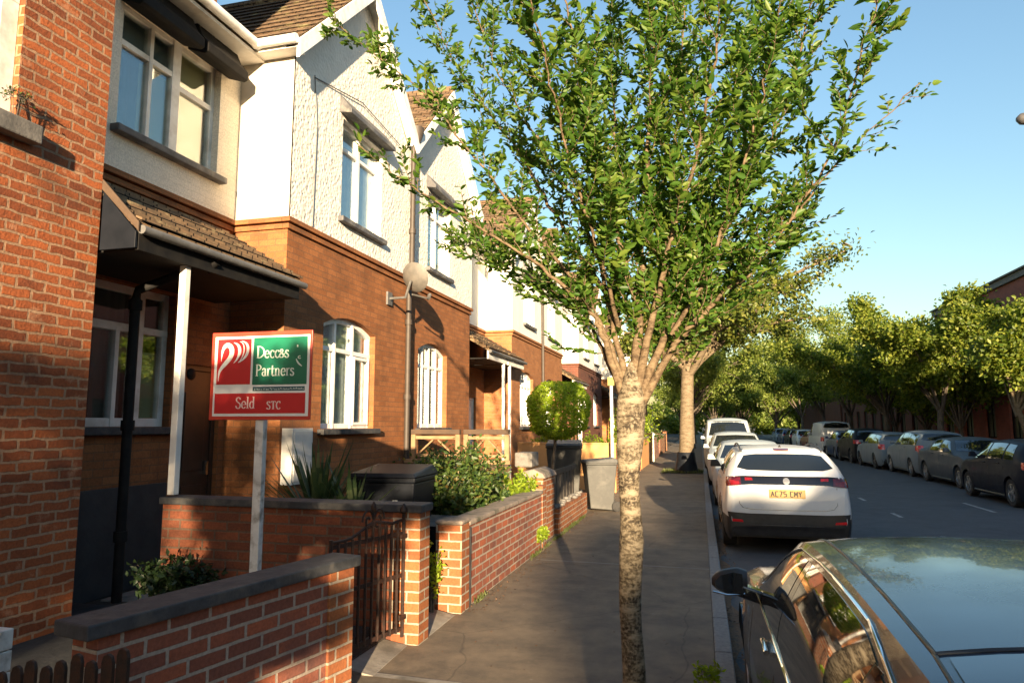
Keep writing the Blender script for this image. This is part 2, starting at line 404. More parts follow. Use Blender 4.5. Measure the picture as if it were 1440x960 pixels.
def single(name, label, cat, mb, mats, bevel=0., smooth=None, loc=(0, 0, 0), group=None):
    o = mesh_obj(name, mb, mats, loc, smooth)
    o.location = loc
    o['label'] = label; o['category'] = cat
    if group: o['group'] = group
    if bevel: bev(o, bevel)
    return o

def structure(name, mb, mats, bevel=0., kind='structure'):
    o = mesh_obj(name, mb, mats); o['kind'] = kind
    if bevel: bev(o, bevel)
    return o

def copy_tree(o, parent=None):
    c = o.copy(); COL.objects.link(c)
    if parent is not None: c.parent = parent
    for ch in list(o.children): copy_tree(ch, c)
    return c

# ------------------------------------------------------------------ leaves, built in one go with numpy
def leaf_mesh(name, P, D, Nn, L, W, matl, parent=None, origin=(0, 0, 0), rich=False):
    """P base points, D leaf directions, Nn face normals, L lengths, W widths"""
    P = np.asarray(P, float) - np.asarray(origin, float); D = np.asarray(D, float); Nn = np.asarray(Nn, float)
    D /= np.linalg.norm(D, axis=1)[:, None] + 1e-9
    S = np.cross(D, Nn); S /= np.linalg.norm(S, axis=1)[:, None] + 1e-9
    Nn = np.cross(S, D)
    L = np.asarray(L, float)[:, None]; W = np.asarray(W, float)[:, None]
    n = len(P)
    if rich:
        V = np.stack([P, P + D * L * .28 - S * W * .44 + Nn * W * .16, P + D * L * .66 - S * W * .40 + Nn * W * .10, P + D * L - Nn * L * .10,
                      P + D * L * .66 + S * W * .40 + Nn * W * .10, P + D * L * .28 + S * W * .44 + Nn * W * .16], 1).reshape(-1, 3)
        k = 6; tri = np.array([0, 1, 2, 3, 0, 3, 4, 5]); per = 2; fl = 4
    else:
        V = np.stack([P, P + D * L * .5 - S * W * .5 + Nn * W * .15, P + D * L - Nn * L * .08, P + D * L * .5 + S * W * .5 + Nn * W * .15], 1).reshape(-1, 3)
        k = 4; tri = np.array([0, 1, 2, 0, 2, 3]); per = 2; fl = 3
    idx = (np.arange(n)[:, None] * k + tri[None]).ravel()
    me = bpy.data.meshes.new(name)
    me.vertices.add(len(V)); me.vertices.foreach_set('co', V.ravel())
    me.loops.add(len(idx)); me.loops.foreach_set('vertex_index', idx)
    me.polygons.add(n * per)
    me.polygons.foreach_set('loop_start', np.arange(n * per) * fl)
    me.update(calc_edges=True)
    me.materials.append(M[matl] if isinstance(matl, str) else matl)
    o = bpy.data.objects.new(name, me); COL.objects.link(o)
    if parent is not None: o.parent = parent
    return o

def rnd_unit(rng, n):
    v = rng.normal(size=(n, 3)); return v / np.linalg.norm(v, axis=1)[:, None]

# ------------------------------------------------------------------ the setting
FX, RX = -4.57, -5.30            # bay fronts and recessed fronts of the terrace
KX = .17                         # road edge of the kerb
structure('ground', MB().box(-400, 400, -300, 700, -1.2, -.16), 'soil')
structure('road', MB().box(KX - .02, 8.6, -90, 420, -.5, -.1), 'asphalt')
structure('pavement', MB().box(-2.3, .045, -90, 420, -.5, 0), 'pavement')
kb = MB()
y = -12.
while y < 90:
    kb.box(.047, KX, y, y + .905, -.4, .004); y += .915
kb.box(.047, KX, 90, 420, -.4, .004)
structure('kerb', kb, 'kerb', .012)
kb = MB(); y = -8.
while y < 110:
    kb.box(8.6, 8.72, y, y + .905, -.4, .004); y += .915
structure('kerb_far_side', kb, 'kerb')
structure('pavement_far_side', MB().box(8.722, 12.9, -90, 420, -.5, 0), 'pavement')
structure('garden_ground', MB().box(-13.5, -2.302, -20, 420, -.6, .045), 'soil')
structure('garden_paving', MB().box(-5.2, -2.42, 2.5, 4.95, .0, .11), 'slate_ground', .01)
structure('path', MB().box(-5.2, -2.302, 5.25, 5.62, .0, .06), 'concrete', .01)
structure('threshold', MB().hexa([(-2.5, 4.3, -.1), (-2.03, 4.3, -.1), (-2.1, 4.94, -.1), (-2.5, 4.94, -.1)], [(-2.5, 4.3, .06), (-2.08, 4.3, .004), (-2.12, 4.94, .004), (-2.5, 4.94, .06)]), 'concrete')
structure('doorstep_strip', MB().hexa([(-2.42, 5.15, -.1), (-2.0, 5.15, -.1), (-2.02, 5.8, -.1), (-2.42, 5.8, -.1)], [(-2.42, 5.15, .07), (-2.05, 5.15, .004), (-2.06, 5.8, .004), (-2.42, 5.8, .07)]), 'concrete')
# joints across the pavement, flush sheets
pj = MB()
pj.quad((-2.2, 4.30, .003), (.045, 4.20, .003), (.045, 4.26, .003), (-2.2, 4.37, .003))
pj.quad((-1.95, 8.35, .003), (.045, 8.30, .003), (.045, 8.33, .003), (-1.95, 8.39, .003))
structure('pavement_joint', pj, 'concrete')
# centre line dashes and bay marks
rp = MB(); y = -3.1
while y < 32:
    rp.box(3.50, 3.575, y, y + .66, -.098, -.096); y += 2.95
structure('centre_line', rp, 'road_paint')
rp = MB(); y = 4.7
while y < 17:
    rp.box(5.47, 5.55, y, y + 1.7, -.098, -.096); y += 5.6
structure('bay_marking', rp, 'road_paint')
# a strip of dead leaves and grit in the channel beside the kerb
rng = np.random.default_rng(3)
lt_ = MB(); ys = np.linspace(-2, 14, 90)
for a, b in zip(ys[:-1], ys[1:]):
    wa, wb = .10 + .05 * sin(a * 3.1) + .03 * sin(a * 7.7), .10 + .05 * sin(b * 3.1) + .03 * sin(b * 7.7)
    lt_.quad((KX, a, -.094), (KX + wa, a, -.0965), (KX + wb, b, -.0965), (KX, b, -.094))
structure('gutter_debris', lt_, 'litter', kind='stuff')
n = 420
P = np.stack([KX + np.abs(rng.normal(0, .09, n)) + .005, rng.uniform(-2, 13, n), np.full(n, -.09)], 1)
ll = leaf_mesh('fallen_leaves', P, np.stack([rng.normal(size=n), rng.normal(size=n), rng.uniform(0, .3, n)], 1), rnd_unit(rng, n) * .3 + (0, 0, 1), rng.uniform(.02, .045, n), rng.uniform(.015, .03, n), 'litter')
ll['kind'] = 'stuff'
n = 160
P = np.stack([rng.uniform(-2.1, 0, n), rng.uniform(3.5, 13, n), np.full(n, .006)], 1)
ll = leaf_mesh('pavement_crumbs', P, np.stack([rng.normal(size=n), rng.normal(size=n), rng.uniform(0, .3, n)], 1), rnd_unit(rng, n) * .3 + (0, 0, 1), rng.uniform(.012, .03, n), rng.uniform(.008, .02, n), 'litter')
ll['kind'] = 'stuff'

rng = np.random.default_rng(14); n = 900
yy_ = np.concatenate([rng.normal(c_, .12, 60) for c_ in rng.uniform(5.9, 13.2, 15)])
P = np.stack([-2.025 + np.abs(rng.normal(0, .018, 900)), yy_, np.full(900, .0)], 1)
o = leaf_mesh('wall_foot_grass', P, rnd_unit(rng, 900) * .7 + (.15, 0, 1), rnd_unit(rng, 900), rng.uniform(.02, .07, 900), rng.uniform(.005, .012, 900), 'grass'); o['kind'] = 'stuff'
n = 500
P = np.stack([-2.02 + np.abs(rng.normal(0, .10, n)), rng.uniform(5.9, 13.2, n), np.full(n, .006)], 1)
o = leaf_mesh('wall_foot_litter', P, np.stack([rng.normal(size=n), rng.normal(size=n), rng.uniform(0, .3, n)], 1), rnd_unit(rng, n) * .3 + (0, 0, 1), rng.uniform(.015, .035, n), rng.uniform(.01, .022, n), 'litter'); o['kind'] = 'stuff'

# ------------------------------------------------------------------ houses
def wall_x(mb, x, y0, y1, z0, z1, ops=(), depth=.11):
    """sheet facing +X with openings (y0,y1,z0,z1,rise): reveals run back by depth; rise>0 gives a segmental arch"""
    us = sorted({y0, y1, *[v for o in ops for v in o[:2]]}); vs = sorted({z0, z1, *[v for o in ops for v in (o[2], o[3] + o[4])]})
    for a, b in zip(us[:-1], us[1:]):
        for c, d in zip(vs[:-1], vs[1:]):
            if any(o[0] <= a and b <= o[1] and o[2] <= c and d <= o[3] + o[4] for o in ops): continue
            mb.quad((x, a, c), (x, b, c), (x, b, d), (x, a, d))
    for (a, b, c, d, rise) in ops:
        xi = x - depth
        mb.quad((x, a, c), (xi, a, c), (xi, b, c), (x, b, c))
        mb.quad((x, a, c), (x, a, d), (xi, a, d), (xi, a, c)); mb.quad((x, b, c), (xi, b, c), (xi, b, d), (x, b, d))
        if rise <= 0: mb.quad((x, a, d), (x, b, d), (xi, b, d), (xi, a, d)); continue
        K = 12; top = d + rise
        pts = [(a + (b - a) * k / K, d + rise * (1 - (2 * k / K - 1) ** 2)) for k in range(K + 1)]
        for (ya, za), (yb, zb) in zip(pts[:-1], pts[1:]):
            mb.quad((x, ya, za), (x, yb, zb), (x, yb, top), (x, ya, top)) if max(top - za, top - zb) > 1e-6 else None
            mb.quad((x, ya, za), (xi, ya, za), (xi, yb, zb), (x, yb, zb))

def wall_y(mb, y, x0, x1, z0, z1, face=-1):
    q = [(x0, y, z0), (x1, y, z0), (x1, y, z1), (x0, y, z1)]
    mb.quad(*(q if face < 0 else q[::-1]))

def window(root, x, y0, y1, z0, z1, bars=(), arch=0., curtains=(), sill=True, fmat='upvc', fw=.055, dep=.085, sillmat='stone_sill', sillout=.09, leafs=()):
    """frame behind the wall face x; bars = (y0,y1,z0,z1) in fractions with widths; curtains = (f0,f1,g0,g1,material)"""
    zt = z1 + arch; x1 = x - dep; x0 = x1 - .06
    f = MB()
    f.box(x0, x1, y0, y0 + fw, z0, zt); f.box(x0, x1, y1 - fw, y1, z0, zt); f.box(x0, x1, y0 + fw, y1 - fw, z0, z0 + fw * 1.2)
    if arch > 0:
        K = 12; pts = [(y0 + (y1 - y0) * k / K, z1 + arch * (1 - (2 * k / K - 1) ** 2)) for k in range(K + 1)]
        f.prism([(a, min(b, zt) + .0) for a, b in pts] + [(a, b - fw * 1.3) for a, b in pts[::-1]], 'x', x0 + .003, x1 + .004)
    else: f.box(x0, x1, y0 + fw, y1 - fw, zt - fw, zt)
    W, H = y1 - y0, zt - z0
    for (kind, p, a, b, w) in bars:
        if kind == 'v': f.box(x0 + .004, x1 + .008, y0 + W * p - w / 2, y0 + W * p + w / 2, z0 + H * a + .001, z0 + H * b - .001)
        else: f.box(x0 + .006, x1 + .004, y0 + W * a + .001, y0 + W * b - .001, z0 + H * p - w / 2, z0 + H * p + w / 2)
    for (a, b, c, d) in leafs:     # an opening casement: a second, prouder rim
        ya, yb, za, zb = y0 + W * a, y0 + W * b, z0 + H * c, z0 + H * d; t = .04
        f.box(x1 - .01, x1 + .022, ya, ya + t, za, zb); f.box(x1 - .01, x1 + .022, yb - t, yb, za, zb)
        f.box(x1 - .01, x1 + .021, ya + t, yb - t, za, za + t); f.box(x1 - .01, x1 + .021, ya + t, yb - t, zb - t, zb)
    w = part(root, 'window', f, fmat, .005)
    part(w, 'pane', MB().box(x0 + .026, x0 + .032, y0 + .02, y1 - .02, z0 + .02, zt - .02), 'glass')
    for (a, b, c, d, m_) in curtains:
        cb = MB()
        ya, yb, za, zb = y0 + W * a, y0 + W * b, z0 + H * c, z0 + H * d
        if m_ == 'slats':
            z = za
            while z < zb:
                cb.hexa([(x0 - .05, ya, z), (x0 - .025, ya, z + .022), (x0 - .025, yb, z + .022), (x0 - .05, yb, z)],
                        [(x0 - .05, ya, z + .003), (x0 - .025, ya, z + .025), (x0 - .025, yb, z + .025), (x0 - .05, yb, z + .003)]); z += .042
            part(w, 'blind', cb, 'net_curtain')
        else:
            K = max(3, int((yb - ya) / .03)) if 'net' in m_ or 'dull' in m_ else 1
            for k in range(K):
                o0 = .012 * sin(k * 1.9) if K > 1 else 0; o1 = .012 * sin((k + 1) * 1.9) if K > 1 else 0
                xx = x0 - .012
                cb.hexa([(xx - .004 + o0, ya + (yb - ya) * k / K, za), (xx + o0, ya + (yb - ya) * k / K, za), (xx + o1, ya + (yb - ya) * (k + 1) / K, za), (xx - .004 + o1, ya + (yb - ya) * (k + 1) / K, za)],
                        [(xx - .004 + o0, ya + (yb - ya) * k / K, zb), (xx + o0, ya + (yb - ya) * k / K, zb), (xx + o1, ya + (yb - ya) * (k + 1) / K, zb), (xx - .004 + o1, ya + (yb - ya) * (k + 1) / K, zb)])
            part(w, 'curtain', cb, m_)
    if sill: part(w, 'sill', MB().box(x - .12, x + sillout, y0 - .07, y1 + .07, z0 - .075, z0 - .003), sillmat, .01)
    return w

ZS, ZE = 4.0, 6.03     # string course and eaves

def house(name, label, rec, bay, side, mats, detail=2, door='white', winA=None, group='white gabled terraced houses'):
    """rec, bay: (y0,y1) of the recessed strip and of the gabled bay; side: -1 when the recess comes first along the street"""
    b0, b1 = bay; r0, r1 = rec; ym = (b0 + b1) / 2; ylo, yhi = min(b0, r0), max(b1, r1)
    brick, render, side_r, recm = mats
    root = thing(name, label, 'house', (-6.0, (ylo + yhi) / 2, 0), 0, group)
    yc = b0 if side < 0 else b1; fc = -1 if side < 0 else 1        # the return wall between recess and bay
    # openings
    gy0, gy1 = winA or ((b0 + .84, b0 + 2.34) if side < 0 else (b1 - 2.34, b1 - .84) if False else (b0 + .62, b0 + 2.0))
    uy0, uy1 = ((b0 + 1.17, b0 + 2.38) if side < 0 else (b0 + .9, b0 + 2.02))
    rw = r1 - r0
    if rw > 2: ry0, ry1, dy0, dy1 = r0 + .42, r0 + 1.72, r0 + 1.85, r1 - .1
    else:
        if side < 0: dy0, dy1 = r0 + .12, r0 + .98
        else: dy0, dy1 = r1 - .98, r1 - .12
        ry0 = ry1 = None
    ops_g = [(gy0, gy1, 1.55, 2.88, .15)]
    w = MB(); wall_x(w, FX, b0, b1, -.1, ZS - .02, ops_g); wall_y(w, yc, RX, FX, -.1, ZS - .02, fc)
    ro = [(dy0, dy1, .16, 2.25, 0)]
    if ry0: ro.append((ry0, ry1, 1.58, 2.95, 0))
    wall_x(w, RX, r0, r1, -.1, ZS - .02, ro)
    # party and rear walls, so that nothing is a shell open to the side
    wall_y(w, ylo + .01, -13.2, RX if r0 == ylo else FX - .2, -.1, ZE - .1, -1); wall_y(w, yhi - .01, -13.2, RX if r1 == yhi else FX - .2, -.1, ZE - .1, 1)
    w.quad((-13.2, ylo, -.1), (-13.2, ylo, ZE - .1), (-13.2, yhi, ZE - .1), (-13.2, yhi, -.1))
    part(root, 'brick_wall', w, brick)
    part(root, 'interior', MB().box(-9., -6.6, ylo + .1, yhi - .1, .1, 5.7), 'room_dark')
    u = MB(); zg = ZE + .12; apex = ZE + .24 + (b1 - b0) / 2 * 1.0
    wall_x(u, FX + .025, b0 - .0, b1, ZS + .001, zg, [(uy0, uy1, 4.35, 5.72, 0)], .12)
    u.quad((FX + .025, b0, zg), (FX + .025, b1, zg), (FX + .025, ym, apex - .06))
    part(root, 'upper_wall', u, render)
    u = MB(); wall_y(u, yc + fc * .025, RX - .02, FX + .025, ZS + .001, ZE + .04, fc)
    part(root, 'side_wall', u, side_r)
    u = MB()
    rops = []
    if rw > 2: rops = [(r0 + .78, r1 - .38, 4.42, 5.72, 0)]
    wall_x(u, RX + .025, r0, r1, ZS + .001, ZE, rops, .1)
    part(root, 'recess_wall', u, recm)
    # string course: two stepped brick bands round the bay and the recess
    sc = MB(); e = .045
    for (zz0, zz1, ee) in ((ZS - .135, ZS - .075, .03), (ZS - .06, ZS + .0, .06)):
        sc.box(FX - .05, FX + ee, b0 - (ee if side < 0 else 0), b1 + (ee if side > 0 else 0), zz0, zz1)
        if side < 0: sc.box(RX - .05, FX - .052, yc - ee, yc + .02, zz0, zz1)
        else: sc.box(RX - .05, FX - .052, yc - .02, yc + ee, zz0, zz1)
        ra, rb = (r0, yc - ee - .002) if side < 0 else (yc + ee + .002, r1)
        sc.box(RX - .05, RX + ee, ra, rb, zz0, zz1)
    part(root, 'string_course', sc, brick if detail < 2 else 'brick_bay', .006)
    # windows
    if detail == 2:
        window(root, FX, gy0, gy1, 1.55, 2.88, [('h', .70, 0, 1, .055), ('v', .30, 0, .97, .05), ('v', .63, 0, .97, .06)], .15,
               [(.0, .95, .02, .98, 'net_curtain')], leafs=[(.65, .97, .03, .67)], fmat='upvc', sillmat='slate_coping')
    else:
        window(root, FX, gy0, gy1, 1.55, 2.88, [('h', .72, 0, 1, .05)] + [('v', k, 0, .97, .05) for k in (.28, .5, .74)], .15,
               [(0, 1, .02, .7, 'slats' if 'venetian' in label else 'net_curtain')], sillmat='slate_coping')
    window(root, FX + .025, uy0, uy1, 4.35, 5.72, [('v', .5, 0, 1, .07), ('h', .74, 0, 1, .05)], 0, [(0, 1, 0, 1, 'net_curtain')], sillmat='lead_grey', sillout=.08)
    hd = MB()
    hd.prism([(FX + .02, 6.02), (FX + .20, 5.80), (FX + .20, 5.74), (FX + .02, 5.77)], 'y', uy0 - .10, uy1 + .10)
    hd.v = [(a, b, c) for a, b, c in hd.v]
    part(root, 'window_hood', hd, 'lead_grey', .008)
    if rw > 2:
        window(root, RX, ry0, ry1, 1.58, 2.95, [('h', .70, 0, .66, .08), ('v', .50, 0, .7, .05), ('v', .70, 0, 1, .12), ('h', .70, .74, 1, .07)], 0,
               [(.02, .32, .02, .96, 'blue_blind'), (.74, .98, .02, .55, 'cream_blind'), (.34, .60, .02, .95, 'dull_curtain')], fmat='white_paint', fw=.07, sillmat='slate_coping')
        a, b = r0 + .78, r1 - .38
        window(root, RX + .025, a, b, 4.42, 5.72, [('v', .57, 0, 1, .12), ('h', .70, 0, .55, .06), ('h', .62, .6, 1, .06), ('v', .32, 0, .97, .05)], 0,
               [(.0, .27, .0, .66, 'dull_curtain'), (.27, .55, .0, .66, 'cream_blind'), (.6, .93, .0, .98, 'cream_blind'), (.0, .55, .72, 1., 'blue_blind')], fmat='white_paint', fw=.06, sillmat='lead_grey', sillout=.1)
        for ya, yb, dz in ((a - .06, a + .56 * (b - a), 0), (a + .60 * (b - a), b + .12, 0)):
            hd = MB(); X0 = RX + .03
            prof = [(X0, 5.97), (X0 + .10, 5.97), (X0 + .13, 5.90), (X0 + .18, 5.80), (X0 + .27, 5.70), (X0 + .27, 5.60), (X0 + .22, 5.585), (X0, 5.66)]
            hd.prism(prof, 'y', ya, yb)
            part(root, 'window_hood', hd, 'black_paint', .01)
    # door under the porch
    dm = {'white': 'upvc', 'dark': 'door_dark'}[door]
    d = MB(); xd = RX - .07
    d.box(xd - .05, xd, dy0 + .06, dy1 - .06, .17, 2.19)
    for (za, zb) in ((.3, .95), (1.1, 1.95)):
        d.box(xd + .001, xd + .012, dy0 + .16, dy1 - .16, za, zb)
    do = part(root, 'door', d, dm, .006)
    part(do, 'door_frame', MB().box(xd - .06, xd + .02, dy0, dy0 + .058, .16, 2.25).box(xd - .06, xd + .02, dy1 - .058, dy1, .16, 2.25).box(xd - .06, xd + .02, dy0 + .06, dy1 - .06, 2.192, 2.25), 'white_paint' if door == 'white' else 'door_dark', .004)
    part(do, 'handle', MB().box(xd, xd + .05, dy1 - .15, dy1 - .11, 1.05, 1.2), 'chrome', .005)
    # lean-to porch roof
    py0, py1 = (r0 + .03, b0 - .17) if side < 0 else (b1 + .17, r1 - .03)
    if rw > 2: py1 = b0 - .28
    gx, gz = -4.2, 3.12; tz = ZS - .16
    pr = MB(); pr.hexa([(RX + .01, py0, tz - .07), (gx, py0, gz - .0), (gx, py1, gz - .0), (RX + .01, py1, tz - .07)], [(RX + .01, py0, tz), (gx, py0, gz + .07), (gx, py1, gz + .07), (RX + .01, py1, tz)])
    # courses of tiles standing proud, and a ragged verge
    for k in range(9):
        t0, t1 = k / 9, (k + 1) / 9
        xa, za = RX + .01 + (gx - RX - .01) * t0, tz + (gz + .07 - tz) * t0; xb, zb = RX + .01 + (gx - RX - .01) * t1, tz + (gz + .07 - tz) * t1
        pr.hexa([(xa, py0 - .01, za + .002), (xb + .02, py0 - .01, zb + .002), (xb + .02, py1 + .01, zb + .002), (xa, py1 + .01, za + .002)],
                [(xa, py0 - .01, za + .006), (xb + .02, py0 - .01, zb + .026), (xb + .02, py1 + .01, zb + .026), (xa, py1 + .01, za + .006)])
    p = part(root, 'porch_roof', pr, 'porch_tile')
    if rw > 2:
        vb = MB(); vb.prism([(RX + .75, gz - .15), (gx - .01, gz - .15), (gx - .01, gz - .02), (RX + .75, gz + .33)], 'y', py0 - .035, py0 - .012); part(p, 'verge_board', vb, 'bin_black', .004)
        vb = MB(); vb.hexa([(RX + .75, py0 - .055, gz + .34), (gx + .03, py0 - .055, gz - .03), (gx + .03, py0 - .036, gz - .03), (RX + .75, py0 - .036, gz + .34)], [(RX + .75, py0 - .055, gz + .43), (gx + .03, py0 - .055, gz + .05), (gx + .03, py0 - .036, gz + .05), (RX + .75, py0 - .036, gz + .43)]); part(p, 'verge_trim', vb, 'timber_dark', .01)
    part(p, 'fascia', MB().box(gx - .04, gx - .01, py0, py1, gz - .16, gz + .04), 'black_paint' if rw > 2 else 'white_paint', .004)
    part(p, 'soffit', MB().box(RX + .03, gx - .042, py0 + .02, py1 - .02, gz - .155, gz - .13), 'black_paint')
    gt = MB(); gt.tube([(gx + .035, py0 - .02, gz - .005), (gx + .035, py1 + .04, gz - .005)], .036, 10)
    part(p, 'gutter', gt, 'pipe_grey', smooth=40)
    if rw <= 2:
        yp = py1 if side < 0 else py0
        ps = MB(); yy = (r0 + .25 if side < 0 else r1 - .25)
        ps.box(gx - .07, gx - .01, yy - .03, yy + .03, .1, gz - .16)
        part(p, 'post', ps, 'white_paint', .006)
    # main roof and the cross gable
    rz_ = 9.0; rx_ = -9.3
    rf = MB()
    rf.hexa([(RX + .34, ylo, ZE - .03), (RX + .34, yhi, ZE - .03), (rx_, yhi, rz_ - .08), (rx_, ylo, rz_ - .08)], [(RX + .34, ylo, ZE + .05), (RX + .34, yhi, ZE + .05), (rx_, yhi, rz_), (rx_, ylo, rz_)])
    rf.hexa([(rx_, ylo, rz_ - .08), (rx_, yhi, rz_ - .08), (-13.5, yhi, ZE - .03), (-13.5, ylo, ZE - .03)], [(rx_, ylo, rz_), (rx_, yhi, rz_), (-13.5, yhi, ZE + .05), (-13.5, ylo, ZE + .05)])
    az = apex + .02; ov = .22; fx2 = FX + .20
    ol = b0 - (ov if side < 0 else 0.); orr = b1 + (ov if side > 0 else 0.)
    zl, zr = az - (ym - ol), az - (orr - ym)
    bx = rx_ + (rz_ - az) / ((rz_ - ZE - .05) / (RX + .34 - rx_)) - .1
    rf.hexa([(fx2, ol, zl - .07), (fx2, ym, az - .07), (bx, ym, az - .07), (RX - .2, ol, zl - .07)], [(fx2, ol, zl), (fx2, ym, az), (bx, ym, az), (RX - .2, ol, zl)])
    rf.hexa([(fx2, ym, az - .07), (fx2, orr, zr - .07), (RX - .2, orr, zr - .07), (bx, ym, az - .07)], [(fx2, ym, az), (fx2, orr, zr), (RX - .2, orr, zr), (bx, ym, az)])
    # thick lapped courses so the roof has a tiled edge
    def courses(p0, p1, q0, q1, nn):   # p: lower edge ends, q: upper edge ends
        P0, P1, Q0, Q1 = map(Vector, (p0, p1, q0, q1))
        nrm = (P1 - P0).cross(Q0 - P0).normalized()
        if nrm.z < 0: nrm = -nrm
        for k in range(nn):
            a, b = k / nn, (k + 1) / nn
            A0, A1, B0, B1 = P0.lerp(Q0, a), P1.lerp(Q1, a), P0.lerp(Q0, b), P1.lerp(Q1, b)
            rf.hexa([A0 + nrm * .003, A1 + nrm * .003, B1 + nrm * .003, B0 + nrm * .003], [A0 + nrm * .028, A1 + nrm * .028, B1 + nrm * .008, B0 + nrm * .008])
    if detail == 2 or rw <= 2:
        nn = 22 if detail == 2 else 12
        courses((RX + .36, ylo, ZE + .045), (RX + .36, yhi, ZE + .045), (rx_, ylo, rz_), (rx_, yhi, rz_), nn)
        courses((fx2, ol, zl), (RX - .2, ol, zl), (fx2, ym, az), (bx, ym, az), nn // 2)
        courses((fx2, orr, zr), (RX - .2, orr, zr), (fx2, ym, az), (bx, ym, az), nn // 2)
    rr = part(root, 'roof', rf, 'roof_tile')
    rt = MB(); rt.tube([(fx2 + .01, ym, az + .01), (bx, ym, az + .01)], .08, 8); part(rr, 'ridge_tiles', rt, 'porch_tile', smooth=40)
    yc2 = yhi if side < 0 else ylo + .3
    ch = MB(); ch.box(-9.75, -8.9, yc2 - .45, yc2 + .25, 8.2, 10.1); ch.box(-9.8, -8.85, yc2 - .5, yc2 + .3, 10.1, 10.25)
    cho = part(rr, 'chimney', ch, brick, .01)
    for k in range(3):
        cp = MB(); cp.lathe([(.10, 10.25), (.09, 10.6), (.11, 10.62), (.11, 10.66), (.07, 10.66)], 10, (-9.55 + .22 * k, yc2 - .1, 0)); part(cho, 'chimney_pot', cp, 'orange_render', smooth=40)
    for (ya, za, yb, zb) in ((ol, zl, ym, az), (ym, az, orr, zr)):
        bb = MB(); bb.hexa([(fx2 - .03, ya, za - .24), (fx2 + .015, ya, za - .24), (fx2 + .015, yb, zb - .24), (fx2 - .03, yb, zb - .24)],
                           [(fx2 - .03, ya, za - .005), (fx2 + .015, ya, za - .005), (fx2 + .015, yb, zb - .005), (fx2 - .03, yb, zb - .005)])
        bo = part(rr, 'bargeboard', bb, 'upvc', .006)
        sf = MB(); sf.hexa([(FX + .03, ya, za - .10), (fx2 - .032, ya, za - .10), (fx2 - .032, yb, zb - .10), (FX + .03, yb, zb - .10)],
                           [(FX + .03, ya, za - .075), (fx2 - .032, ya, za - .075), (fx2 - .032, yb, zb - .075), (FX + .03, yb, zb - .075)])
        part(rr, 'soffit', sf, 'white_paint')
    # half round gutters along the recess and along the return
    g = MB(); g.tube([(RX + .40, r0, ZE + .01), (RX + .40, yc + fc * .17, ZE + .01)], .055, 10); part(rr, 'gutter', g, 'upvc', smooth=40)
    g = MB(); yy = ol if side < 0 else orr; zz = zl if side < 0 else zr
    g.tube([(RX + .36, yy + fc * .05, zz - .03), (fx2 + .0, yy + fc * .05, zz - .03)], .055, 10); part(rr, 'gutter', g, 'upvc', smooth=40)
    s2 = MB(); s2.box(RX + .02, FX + .16, min(yc + fc * .03, yy), max(yc + fc * .03, yy), zz - .105, zz - .07); s2.box(RX + .02, RX + .345, r0 + .01, yc + fc * .03 - (0), ZE - .09, ZE - .05) if side < 0 else s2.box(RX + .02, RX + .345, yc + fc * .03, r1 - .01, ZE - .09, ZE - .05)
    part(rr, 'eaves_board', s2, 'white_paint')
    return root

near_m = ('brick_bay', 'pebbledash', 'smooth_render', 'painted_brick')
far_m = ('brick_far', 'far_render', 'far_render', 'far_render')
dull_m = ('brick_dull', 'far_render', 'far_render', 'far_render')
house('house', 'nearest white pebbledashed gabled house with a brick ground floor, behind the sold sign', (4.36, 6.95), (6.95, 10.3), -1, near_m, 2, 'dark', (7.82, 9.28))
house('house', 'gabled white house with a venetian blind, beyond the satellite dish on its downpipe', (13.62, 15.3), (10.3, 13.62), 1, near_m, 1, 'white', (10.9, 12.3))
flab = ['white gabled house behind the clipped round topiary tree', 'white gabled house just beyond the topiary tree, above the grey wheelie bin',
        'gabled house with dull brown ground floor behind the white street post', 'white gabled house with dull brown brick, left of the leaning street tree trunk',
        'fifth pair nearer gabled house glimpsed past the silver trunk', 'fifth pair farther gabled house glimpsed past the silver trunk',
        'distant white gabled house behind the broad plane trunk, nearer of its pair', 'distant white gabled house behind the broad plane trunk, farther of its pair',
        'farthest but one white gabled house down the street', 'farthest white gabled house at the end of the terrace']
P0 = 17.0
for k in range(5):
    b = P0 + 10.05 * k
    mm = far_m if k not in (1,) else dull_m
    mm2 = mm if k < 1 else (mm[0], 'far_render', 'far_render', 'far_render')
    house('house', flab[2 * k], (b - 1.68, b), (b, b + 3.34), -1, mm2, 1, 'white' if k != 1 else 'dark')
    house('house', flab[2 * k + 1], (b + 6.68, b + 8.36), (b + 3.34, b + 6.68), 1, mm2, 1, 'dark' if k % 2 else 'white')

# the red brick house nearest the camera
zt = thing('brick_house', 'tall old red brick house with crumbling pale mortar at the left edge', 'house', (-7, 0, 0))
w = MB(); wall_x(w, FX, -8, 4.36, -.1, 9.0, [(2.25, 3.60, 3.72, 5.35, 0)], .14); wall_y(w, 4.36, -13.2, FX, -.1, 9.0, 1); wall_y(w, -8, -13.2, FX, -.1, 9.0, -1)
w.quad((-13.2, -8, -.1), (-13.2, -8, 9), (-13.2, 4.36, 9), (-13.2, 4.36, -.1))
part(zt, 'brick_wall', w, 'brick_old')
part(zt, 'interior', MB().box(-9, -6.4, -7.5, 4.0, .1, 8.8), 'room_dark')
window(zt, FX, 2.25, 3.60, 3.72, 5.35, [('v', .5, 0, 1, .07), ('h', .55, 0, 1, .06)], 0, [(.0, .4, 0, 1, 'blue_blind'), (.6, 1., 0, 1, 'net_curtain')], fmat='white_paint', fw=.13, dep=.05, sill=False)
part(zt, 'sill', MB().box(FX - .14, FX + .10, 2.1, 3.74, 3.58, 3.715), 'stone_sill', .012)
